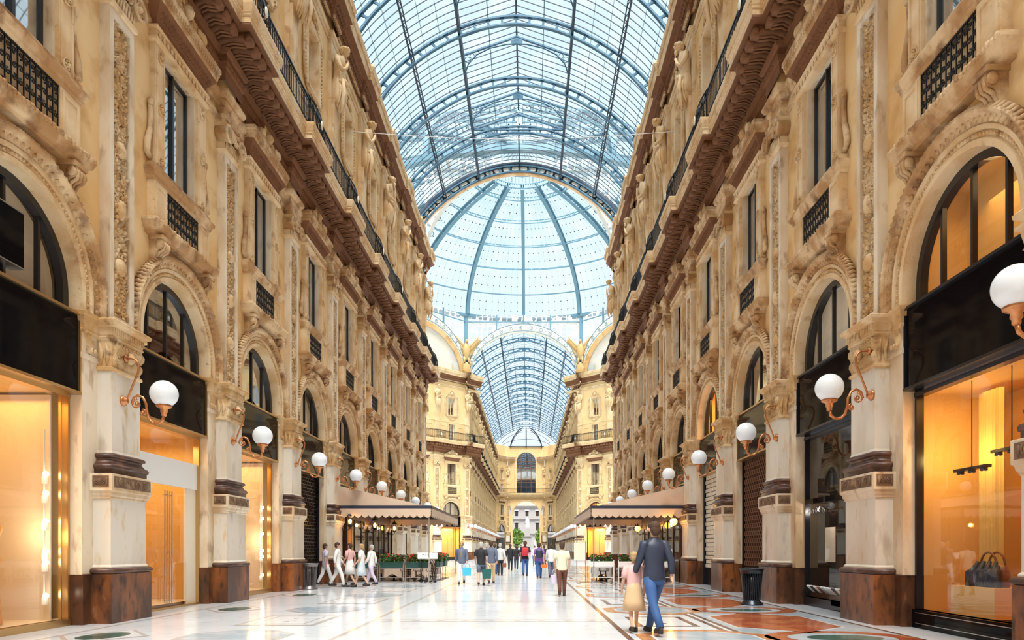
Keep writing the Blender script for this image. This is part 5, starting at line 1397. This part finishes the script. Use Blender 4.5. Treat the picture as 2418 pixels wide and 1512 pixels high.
def lantern(s, y, k, round_):
    x = s*(WX-.42); t = obj('wall_lantern', None); d = -s
    m = MB('black_frame', True); m.tube([(x, y, 2.3), (x+d*.2, y, 2.22), (x+d*.32, y, 2.3), (x+d*.32, y, 2.42)], .02, 5); m.ball((x+d*.02, y, 2.3), .05, .06, .08); obj('bracket', m, t)
    if round_:
        m = MB('yellow_globe', True); m.ball((x+d*.32, y, 2.58), .16, n=14, m=9); obj('globe', m, t)
        m = MB('black_frame'); m.lathe([(.02, 2.7), (.08, 2.73), (.03, 2.8), (.01, 2.88)], (x+d*.32, y, 0), 10); obj('cap', m, t)
    else:
        m = MB('black_frame')
        m.lathe([(.17, 2.82), (.12, 2.9), (.05, 2.98), (.01, 3.05)], (x+d*.32, y, 0), 6, smooth=False); m.lathe([(.1, 2.42), (.12, 2.45), (.05, 2.38)], (x+d*.32, y, 0), 6, smooth=False)
        for q in range(6): a = q*pi/3; m.bar((x+d*.32+.11*cos(a), y+.11*sin(a), 2.44), (x+d*.32+.16*cos(a), y+.16*sin(a), 2.82), .015)
        obj('cage', m, t); m = MB('lantern_glow', True); m.ball((x+d*.32, y, 2.6), .075, .075, .12); obj('flame_bulb', m, t)
    tag(t, f'{"round yellow" if round_ else "six-sided"} wall lantern under the awning, {ORD[k]} along the {SIDE[s]}', 'lantern')
    light_point('lantern_light', (x+d*.5, y-.15, 2.6), 14, (1, .5, .13), .08)
for s in (-1, 1):
    for k, y in enumerate((28.95, 33.6, 38.5)): lantern(s, y if s < 0 else y-.2, k, s > 0)
# ---------------------------------------------------------------- café furniture
def planter(x, y, rz, label, red=True, mtl='planter_green', L=1.0, stand=True):
    t = obj('flower_planter', None, None, (x, y, 0), rz); tag(t, label, 'planter')
    m = MB(mtl); m.loft([[(-L/2*a, -.11*a, z), (L/2*a, -.11*a, z), (L/2*a, .11*a, z), (-L/2*a, .11*a, z)] for z, a in ((.62, .92), (.84, 1.0), (.86, 1.03))], smooth=False); obj('box', m, t)
    if stand:
        m = MB('silver')
        for u in (-L/2, L/2):
            m.bar((u, 0, 0), (u, 0, .9), .03); m.bar((u, -.18, .02), (u, .18, .02), .03)
        m.bar((-L/2, 0, .6), (L/2, 0, .6), .03); m.bar((-L/2, 0, .2), (L/2, 0, .2), .02); obj('stand', m, t)
    rr = random.Random(int(x*31+y*17)); m = MB('leafgreen')
    for k in range(260):
        c = Vector((rr.uniform(-L/2, L/2), rr.uniform(-.16, .16), .86+rr.random()**1.4*.34)); d = Vector((rr.uniform(-1, 1), rr.uniform(-1, 1), rr.uniform(-.4, 1))).normalized()*.07; e2 = d.cross(Vector((.3, .5, .8))).normalized()*.035; m.quad(c-d, c+e2, c+d, c-e2)
    obj('leaves', m, t)
    m = MB('flower_red', True)
    for k in range(16): m.ball((rr.uniform(-L/2, L/2), rr.uniform(-.15, .12), 1.02+rr.random()*.22), .035, n=5, m=3)
    obj('flower', m, t)
def chair(x, y, rz, label, mt='dark_wood'):
    t = obj('bentwood_chair', None, None, (x, y, 0), rz); tag(t, label, 'chair')
    m = MB(mt, True); m.lathe([(.0, .44), (.20, .44), (.21, .46), (.20, .48), (.0, .475)], n=14); obj('seat', m, t)
    for a in (45, 135, 225, 315):
        c, q = cos(math.radians(a)), sin(math.radians(a)); m = MB(mt, True); m.tube([(.15*c, .15*q, .45), (.2*c, .2*q, 0)], .016, 5); obj('leg', m, t)
    m = MB(mt, True); m.tube([(-.2*cos(a), .17, .46+.5*sin(a)) for a in [pi*k/12 for k in range(13)]], .017, 6); m.tube([(-.12*cos(a), .175, .46+.36*sin(a)) for a in [pi*k/10 for k in range(11)]], .012, 5); obj('backrest', m, t)
    m = MB(mt, True); m.tube([(.15*cos(a), .15*sin(a), .22) for a in [pi*k/6 for k in range(13)]], .011, 5); obj('foot_ring', m, t)
def table(x, y, label, cloth='tablecloth_cream'):
    t = obj('cafe_table', None, None, (x, y, 0)); tag(t, label, 'table')
    m = MB('iron', True); m.lathe([(.2, 0), (.2, .02), (.03, .05), (.025, .7)], n=10); obj('pedestal', m, t)
    m = MB('dark_wood'); m.box(-.36, .36, -.36, .36, .70, .73); obj('table_top', m, t)
    c = MB(cloth, True); n = 48; rings = []
    for z, k in ((.735, .0), (.735, .96), (.72, 1.0), (.5, 1.0), (.24, 1.04)):
        ring = []
        for i in range(n):
            a = 2*pi*i/n; sq = .38/max(abs(cos(a)), abs(sin(a))); r_ = sq*k*(1+(.08*sin(i*2.1) if z < .6 else 0)); ring.append((x+r_*cos(a), y+r_*sin(a), z+(.08*cos(4*a) if z < .3 else 0)))
        rings.append(ring)
    c.loft(rings, True, False, True); tag(obj('tablecloth', c), label.replace('table', 'tablecloth'), 'tablecloth')
k = 0
for i, x in enumerate((-6.25, -5.15, -4.05)):
    planter(x, 29.3, 0, f'green planter with red flowers in front of the cream tables, {ORD[i]} from the pier')
planter(-3.35, 31.2, pi/2, 'green flower planter along the walkway side of the cream tables, nearer one'); planter(-3.35, 33.0, pi/2, 'green flower planter along the walkway side of the cream tables, farther one')
for i, (x, y) in enumerate(((-6.6, 30.6), (-5.3, 30.6), (-4.1, 30.7), (-6.3, 32.6), (-4.8, 32.8), (-4.2, 35), (-6.2, 35.2))): table(x, y, f'cream cloth table under the awning, {ORD[i]} in from the near pier')
for i, (x, y, r) in enumerate(((-5.9, 29.9, pi), (-4.65, 29.85, pi), (-6.6, 31.3, 0), (-5.3, 31.3, 0), (-4.1, 31.45, 0), (-4.1, 29.95, pi), (-4.8, 32.1, pi), (-3.9, 33.6, 2), (-5.4, 33.4, 0))): chair(x, y, r, f'dark bentwood chair at the cream tables, {ORD[i]} in from the near pier')
mb = obj('menu_stand', None, None, (-3.55, 29.1, 0)); tag(mb, 'open white menu on an iron stand at the awning corner', 'menu stand')
m = MB('white_panel'); m.add([(-.42, -.15, 1.03), (.42, -.15, 1.03), (.36, .22, 1.27), (-.5, .22, 1.27)], [(0, 1, 2, 3)]); m.add([(-.42, -.15, 1.0), (.42, -.15, 1.0), (.36, .22, 1.24), (-.5, .22, 1.24)], [(3, 2, 1, 0)]); obj('menu_board', m, mb)
m = MB('iron')
for u in (-.3, .3):
    m.bar((u, 0, 0), (u, 0, 1.1), .03)
for a in range(10): c, q = cos(a*.63), sin(a*.63); m.ball((.33*c, .22*q, .04), .035, n=6, m=4); m.bar((.33*c, .22*q, .04), (.2*c, 0, .3), .015)
obj('stand_frame', m, mb)
chair(-3.5, 29.75, pi, 'dark bentwood chair behind the menu stand')
# white fence and flowers on the other side
for i, (x0, x1) in enumerate(((3.35, 4.35), (4.55, 5.55), (5.7, 6.9))):
    f = obj('white_fence_panel', None, None, (0, 29.0, 0)); tag(f, f'white metal café fence panel, {ORD[i]} counted from the awning corner', 'fence')
    m = MB('white_paint'); m.box(x0, x1, -.015, .015, .68, .90); obj('top_panel', m, f); m = MB('white_paint')
    for u in (x0, x1): m.bar((u, 0, 0), (u, 0, .95), .04)
    m.bar((x0, 0, .22), (x1, 0, .22), .03); obj('post', m, f)
    planter((x0+x1)/2, 29.25, 0, f'red flower box behind the white fence, {ORD[i]} counted from the awning corner', True, 'white_paint', .95, False)
for i, (x, y) in enumerate(((6.4, 30.6), (5.2, 30.6), (4.0, 30.7), (6.0, 32.8), (4.5, 33), (4.4, 35.5), (6.0, 36))): table(x, y, f'white cloth table under the bookshop-side awning, {ORD[i]} in from the near pier', 'white_panel')
for i, (x, y, r) in enumerate(((5.9, 29.9, pi), (4.65, 29.95, pi), (6.4, 31.4, 0), (5.2, 31.4, 0), (4.0, 29.95, pi), (4.0, 31.5, 0), (6.6, 29.9, pi))): chair(x, y, r, f'brown bentwood chair at the white tables, {ORD[i]} in from the near pier')
ps = obj('menu_post', None, None, (3.15, 28.9, 0)); tag(ps, 'slim brass menu post at the corner of the white fence', 'menu stand')
m = MB('gold_trim'); m.bar((0, 0, 0), (0, 0, 1.75), .04); m.box(-.25, .25, -.2, .2, 0, .03); obj('pole', m, ps); m = MB('shop_white'); m.box(-.5, -.02, -.02, .0, .95, 1.7); obj('menu_card', m, ps)
# ---------------------------------------------------------------- litter bins
def bin_(x, y, label, mt):
    t = obj('litter_bin', None, None, (x, y, 0)); tag(t, label, 'bin'); m = MB(mt)
    for k in range(28):
        a = 2*pi*k/28; m.bar((.20*cos(a), .20*sin(a), .13), (.255*cos(a), .255*sin(a), .82), .03, .02)
    obj('slats', m, t); m = MB(mt, True); m.lathe([(.25, .80), (.275, .80), (.29, .88), (.315, .92), (.30, .93), (.26, .92), (.24, .82)], n=28); obj('rim', m, t)
    m = MB(mt, True); m.lathe([(.29, 0), (.28, .03), (.21, .10), (.20, .14), (.19, .14), (.19, .0)], n=28); obj('base', m, t)
    m = MB('black_frame'); m.lathe([(.17, .12), (.22, .8)], n=20); obj('liner', m, t)
mat('bin_metal', (.05, .06, .075), .3, .8); mat('bin_grey', (.22, .20, .20), .35, .7)
bin_((1775-1249.5)*17.45/1612+CX, 17.45, 'dark blue-black slatted litter bin between two brown shutter piers', 'bin_metal')
bin_((731-1249.5)*24.2/1612+CX, 24.2, 'grey slatted litter bin beside the open-grid shutter', 'bin_grey')
# thin cable across the gallery
m = MB('white_paint', True); m.tube([(-7.3+14.6*k/20, 30.5, 20.1-.35*sin(pi*k/20)) for k in range(21)], .012, 4); tag(obj('cable', m), 'thin pale cable strung high across the gallery between statues', 'cable')
# ================================================================ people
for nm, c in (('skin', (.62, .36, .25)), ('skin_dark', (.40, .22, .14)), ('hair_brown', (.06, .03, .015)), ('hair_grey', (.42, .40, .38)), ('hair_blond', (.42, .27, .12)), ('cloth_white', (.80, .78, .76)), ('cloth_black', (.012, .012, .016)), ('cloth_slate', (.11, .13, .19)),
              ('cloth_olive', (.22, .19, .12)), ('denim', (.03, .09, .26)), ('cloth_lightgrey', (.55, .56, .55)), ('cloth_red', (.50, .03, .04)), ('cloth_purple', (.25, .10, .42)), ('cloth_orange', (.65, .16, .03)), ('cloth_cream', (.74, .68, .50)),
              ('cloth_brown', (.13, .045, .025)), ('cloth_pink', (.72, .42, .40)), ('cloth_tan', (.62, .42, .24)), ('bag_blue', (.05, .45, .70)), ('bag_green', (.01, .09, .08)), ('cloth_lilac', (.60, .52, .66)), ('shoe_dark', (.03, .02, .02))):
    mat(nm, c, .75 if 'skin' not in nm else .5, bump=.1 if 'cloth' in nm else 0)
def skinned(name, vs, es, root, mt, parent, sub=2):
    keys = list(vs); me = bpy.data.meshes.new(name); me.from_pydata([vs[k][0] for k in keys], [(keys.index(a), keys.index(b)) for a, b in es], [])
    me.materials.append(M[mt]); o = bpy.data.objects.new(name, me); COL.objects.link(o); o.parent = parent
    md = o.modifiers.new('skin', 'SKIN'); md.use_smooth_shade = True; md.branch_smoothing = .6
    if not me.skin_vertices: 
        bm = bmesh.new(); bm.from_mesh(me); bm.verts.layers.skin.verify(); bm.to_mesh(me); bm.free()
    for k, sv in zip(keys, me.skin_vertices[0].data):
        r = vs[k][1]; sv.radius = r if isinstance(r, tuple) else (r, r); sv.use_root = k == root
    s_ = o.modifiers.new('subdivision', 'SUBSURF'); s_.levels = sub; s_.render_levels = sub
    return o
def person(px, Y, h, face, label, top, legs, hair='hair_brown', sk='skin', sleeve=1., stride=.22, shorts=False, bag=None, pack=None, open_=None, arms=None, X=None, skirt=False, child=False):
    """face: 0 walks away, pi walks towards the camera"""
    x = (px-1249.5)*Y/1612+CX if X is None else X
    t = obj('person', None, None, (x, Y, 0), face); t.scale = (h/1.74,)*3; tag(t, label, 'person')
    st = stride; A = arms or {}
    J = {}
    def j(k, co, r): J[k] = (co, r)
    j('pel', (0, 0, .96), (.145, .105)); j('waist', (0, .005, 1.10), (.125, .09)); j('chest', (0, .0, 1.30), (.155, .105)); j('ub', (0, 0, 1.42), (.12, .08)); j('neck', (0, .0, 1.50), .055); j('jaw', (0, .02, 1.57), (.062, .07)); j('head', (0, .015, 1.65), (.078, .092)); j('crown', (0, .0, 1.72), (.055, .065))
    E = [('pel', 'waist'), ('waist', 'chest'), ('chest', 'ub'), ('ub', 'neck'), ('neck', 'jaw'), ('jaw', 'head'), ('head', 'crown')]
    j('nose', (0, .118, 1.625), (.012, .016)); E.append(('head', 'nose'))
    for s, n in ((-1, 'L'), (1, 'R')):
        sw = s*st
        j('sh'+n, (s*.165, 0, 1.405), .055)
        el, wr = A.get(n, ((s*.235, -.03-sw*.25, 1.15), (s*.235, .06-sw*.6, .93)))
        j('el'+n, el, .043); j('wr'+n, wr, .028); d = (Vector(wr)-Vector(el)).normalized(); pm = Vector(wr)+d*.06; j('pm'+n, tuple(pm), (.034, .020))
        E += [('ub', 'sh'+n), ('sh'+n, 'el'+n), ('el'+n, 'wr'+n), ('wr'+n, 'pm'+n)]
        side = Vector((0, 1, 0))
        for q in range(4):
            f1 = pm+d*.05+side*(.022*(q-1.5)); f2 = f1+d*(.035-.005*abs(q-1.3))+Vector((-s*.012, 0, 0)); j(f'f{q}{n}', tuple(f1), .009); j(f'g{q}{n}', tuple(f2), .008); E += [('pm'+n, f'f{q}{n}'), (f'f{q}{n}', f'g{q}{n}')]
        th = Vector(wr)+d*.04+side*.045; j('th'+n, tuple(th), .011); j('ti'+n, tuple(th+d*.035+side*.008), .009); E += [('wr'+n, 'th'+n), ('th'+n, 'ti'+n)]
        j('hip'+n, (s*.088, 0, .88), .088); j('kn'+n, (s*.085, .04+sw*.55, .50+abs(sw)*.05), .055); j('an'+n, (s*.08, sw*1.25-.02, .09+(.05 if sw < 0 else 0)), .036); j('ba'+n, (s*.085, sw*1.25+.09, .035), (.038, .028)); j('to'+n, (s*.088, sw*1.25+.17, .03), (.034, .022))
        E += [('pel', 'hip'+n), ('hip'+n, 'kn'+n), ('kn'+n, 'an'+n), ('an'+n, 'ba'+n), ('ba'+n, 'to'+n)]
    skinned('body', J, E, 'pel', sk, t)
    def ring(c, rx, ry, z, n=16): return [(c[0]+rx*cos(2*pi*k/n), c[1]+ry*sin(2*pi*k/n), z) for k in range(n)]
    def tubes(mb, pts, rs): mb.tube(pts, rs, 12)
    m = MB(top, True)
    m.loft([ring((0, .0), rx, ry, z) for z, rx, ry in ((.845, .176, .128), (.86, .182, .134), (.95, .174, .128), (1.1, .158, .116), (1.28, .186, .130), (1.37, .190, .122), (1.425, .178, .10), (1.46, .115, .08), (1.49, .075, .068), (1.51, .066, .062))])
    for n, s in (('L', -1), ('R', 1)):
        sh, el, wr = (Vector(J[k+n][0]) for k in ('sh', 'el', 'wr')); inn = Vector((s*.10, 0, 1.40))
        if sleeve > .6: tubes(m, [inn, sh, sh.lerp(el, .5), el, el.lerp(wr, .5), wr.lerp(el, .05)], [.07, .086, .068, .058, .052, .044])
        else: tubes(m, [inn, sh, sh.lerp(el, .5), sh.lerp(el, .8)], [.07, .086, .072, .068])
    obj('jacket' if sleeve > .6 else 'shirt', m, t)
    m = MB(legs, True)
    if skirt: m.loft([[(rx*cos(k*pi/8)*(1+.05*sin(3*k)), rx*.8*sin(k*pi/8), z) for k in range(16)] for z, rx in ((1.08, .15), (.95, .18), (.7, .22), (.48, .26))]); obj('skirt', m, t)
    else:
        m.loft([ring((0, 0), rx, ry, z) for z, rx, ry in ((1.08, .148, .108), (.98, .165, .120), (.88, .170, .124), (.82, .160, .118), (.77, .10, .08))])
        for n, s in (('L', -1), ('R', 1)):
            hp_, kn, an = (Vector(J[k+n][0]) for k in ('hip', 'kn', 'an'))
            if shorts: tubes(m, [hp_, hp_.lerp(kn, .4), hp_.lerp(kn, .9)], [.098, .094, .086])
            else: tubes(m, [hp_, hp_.lerp(kn, .5), kn, kn.lerp(an, .5), an], [.100, .088, .072, .064, .056])
        obj('trousers', m, t)
    m = MB(hair, True); m.ball((0, -.01, 1.685), .092, .105, .085, 14, 9); m.ball((0, -.05, 1.63), .085, .065, .10, 12, 8); obj('hair', m, t)
    for n, s in (('L', -1), ('R', 1)):
        a = J['an'+n][0]; m = MB('shoe_dark', True); m.loft([[(a[0]+rx*cos(k*pi/5), a[1]+cy+ry*sin(k*pi/5), a[2]-.085+z) for k in range(10)] for z, rx, ry, cy in ((0, .045, .14, .075), (.03, .05, .145, .075), (.065, .045, .12, .055), (.10, .04, .05, .0))]); obj('shoe', m, t)
        e_ = MB(sk, True); e_.ball((s*.088, .0, 1.635), .012, .02, .03, 6, 4); obj('ear', e_, t)
    fm = MB('hair_brown', True)
    for s in (-1, 1): fm.ball((s*.032, .098, 1.655), .012, .008, .007, 6, 4)
    fm.ball((0, .10, 1.585), .022, .008, .006, 6, 4); obj('face_features', fm, t)
    if open_:
        m = MB(open_, True); m.ball((0, .075, 1.25), .075, .06, .2, 10, 8); obj('inner_shirt', m, t)
    Vh = Vector((x, Y, 0)); rot = Matrix.Rotation(face, 4, 'Z')
    def wpos(co): return Vh+(rot @ (Vector(co)*(h/1.74)))
    if bag:
        side, mt, w_, hh, lb = bag; hp_ = wpos(J['pm'+side][0]); b = obj('handbag', None, None, hp_); tag(b, lb, 'bag')
        m = MB(mt); m.loft([[(-.06*a, -w_/2*a, z), (.06*a, -w_/2*a, z), (.06*a, w_/2*a, z), (-.06*a, w_/2*a, z)] for z, a in ((-.22-hh, .9), (-.2, 1.0), (-.18, .92))], smooth=False); obj('bag_body', m, b); b.rotation_euler = (0, 0, pi/2)
        m = MB(mt, True); m.tube([(0, w_*.35*cos(a), -.2+.2*sin(a)) for a in [pi*k/8 for k in range(9)]], .010, 5); obj('bag_handle', m, b)
    if pack:
        mt, lb = pack; b = obj('backpack', None, None, (x, Y, 0), face); b.scale = t.scale; tag(b, lb, 'bag')
        m = MB(mt, True); m.loft([[(rx*cos(k*pi/8)*(1.1), -.20-.5*0+.075*rx/.15*sin(k*pi/8), z) for k in range(16)] for z, rx in ((1.0, .10), (1.04, .15), (1.2, .16), (1.36, .15), (1.42, .10))]); obj('pack_body', m, b)
        for s in (-1, 1): m = MB(mt, True); m.tube([(s*.1, -.14, 1.40), (s*.11, -.02, 1.475), (s*.12, .12, 1.38), (s*.13, .12, 1.2), (s*.12, -.1, 1.08)], .014, 5); obj('strap', m, b)
    return t
person(1090, 27.7, 1.72, pi, 'person in open slate jacket and white trousers walking with a pale blue bag', 'cloth_slate', 'cloth_white', 'hair_blond', open_='cloth_olive', bag=('L', 'bag_blue', .34, .30, 'pale blue paper bag held by the person in white trousers'))
person(1136, 26.6, 1.68, 0, 'person in black T-shirt and grey shorts carrying a dark green bag', 'cloth_black', 'cloth_slate', 'hair_grey', sleeve=.5, shorts=True, bag=('R', 'bag_green', .36, .34, 'dark green shopping bag held by the person in black T-shirt'))
person(1160, 28.2, 1.74, 0, 'person in long slate blue coat walking away past the cream tables', 'cloth_slate', 'cloth_tan', 'hair_brown')
person(1149, 31, 1.70, 0, 'person in white top partly hidden behind the black T-shirt', 'cloth_white', 'cloth_slate', 'hair_grey', sleeve=.5)
person(1181, 36.4, 1.72, 0, 'person in light grey jacket and dark trousers walking away', 'cloth_lightgrey', 'cloth_black', 'hair_grey', bag=('R', 'leather', .22, .18, 'small brown bag carried by the person in light grey jacket'))
person(1168, 38.5, 1.70, 0, 'person in dark jacket beside the light grey jacket', 'cloth_slate', 'denim', 'hair_brown')
person(1205, 45, 1.74, 0, 'person in black suit walking away, nearer of two side by side', 'cloth_black', 'cloth_black', 'hair_brown')
person(1219, 49, 1.68, 0, 'person in black coat walking beside the black suit', 'cloth_black', 'navy', 'hair_brown')
person(1240, 36.0, 1.84, 0, 'person in black top and blue jeans with a dark red backpack', 'cloth_black', 'denim', 'hair_brown', sleeve=.5, pack=('cloth_red', 'dark red backpack on the person in black top'))
person(1273, 33.2, 1.72, 0, 'person in purple shirt and blue jeans walking away', 'cloth_purple', 'denim', 'hair_brown', sleeve=.5, pack=('navy', 'navy backpack on the person in purple shirt'), bag=('R', 'cloth_orange', .32, .12, 'orange bag carried by the person in purple shirt'))
person(1301, 33.8, 1.66, 0, 'person in white shirt and slate trousers beside the purple shirt', 'cloth_white', 'cloth_slate', 'hair_brown', sk='skin_dark')
person(1327, 20.6, 1.62, 0, 'person in cream waistcoat and brown trousers walking away alone', 'cloth_cream', 'cloth_brown', 'hair_brown', sleeve=.5, stride=.12, bag=('L', 'cloth_lilac', .2, .22, 'small lilac bag carried by the person in cream'))
person(1285, 52, 1.70, 0, 'person in dark clothes far along the gallery near the white fence side', 'cloth_black', 'navy'); person(1262, 60, 1.72, pi, 'distant person in white shirt under the dome', 'cloth_white', 'denim'); person(1232, 70, 1.7, 0, 'distant person in dark coat crossing under the dome', 'cloth_black', 'cloth_black')
person(1545, 11.4, 1.86, .25, 'tall person in navy jacket and blue jeans striding past the bookshop side', 'navy', 'denim', 'hair_brown', stride=.3)
person(1497, 11.6, 1.36, .1, 'child in peach top and tan skirt beside the tall person in navy', 'cloth_pink', 'cloth_tan', 'hair_blond', sleeve=.5, stride=.12, skirt=True)
# group in pale clothes near the grey bin
person(768, 26.6, 1.62, -.9, 'person in pale lilac top at the grey bin end of the pale group', 'cloth_lilac', 'cloth_white', 'hair_brown', sleeve=.5)
person(797, 25.6, 1.66, -1.4, 'person in white shirt and white trousers, second in the pale group', 'cloth_white', 'cloth_white', 'hair_brown')
person(826, 26.4, 1.64, 1.2, 'person in pink top and white skirt, third in the pale group', 'cloth_pink', 'cloth_white', 'hair_brown', sleeve=.5, skirt=True)
person(853, 25.4, 1.60, 1.6, 'person in white top and pale blue skirt, fourth in the pale group', 'cloth_white', 'floor_lightblue', 'hair_blond', sleeve=.5, skirt=True)
person(877, 26.8, 1.58, 1.3, 'person in white jacket nearest the planters in the pale group', 'cloth_white', 'cloth_lilac', 'hair_grey')
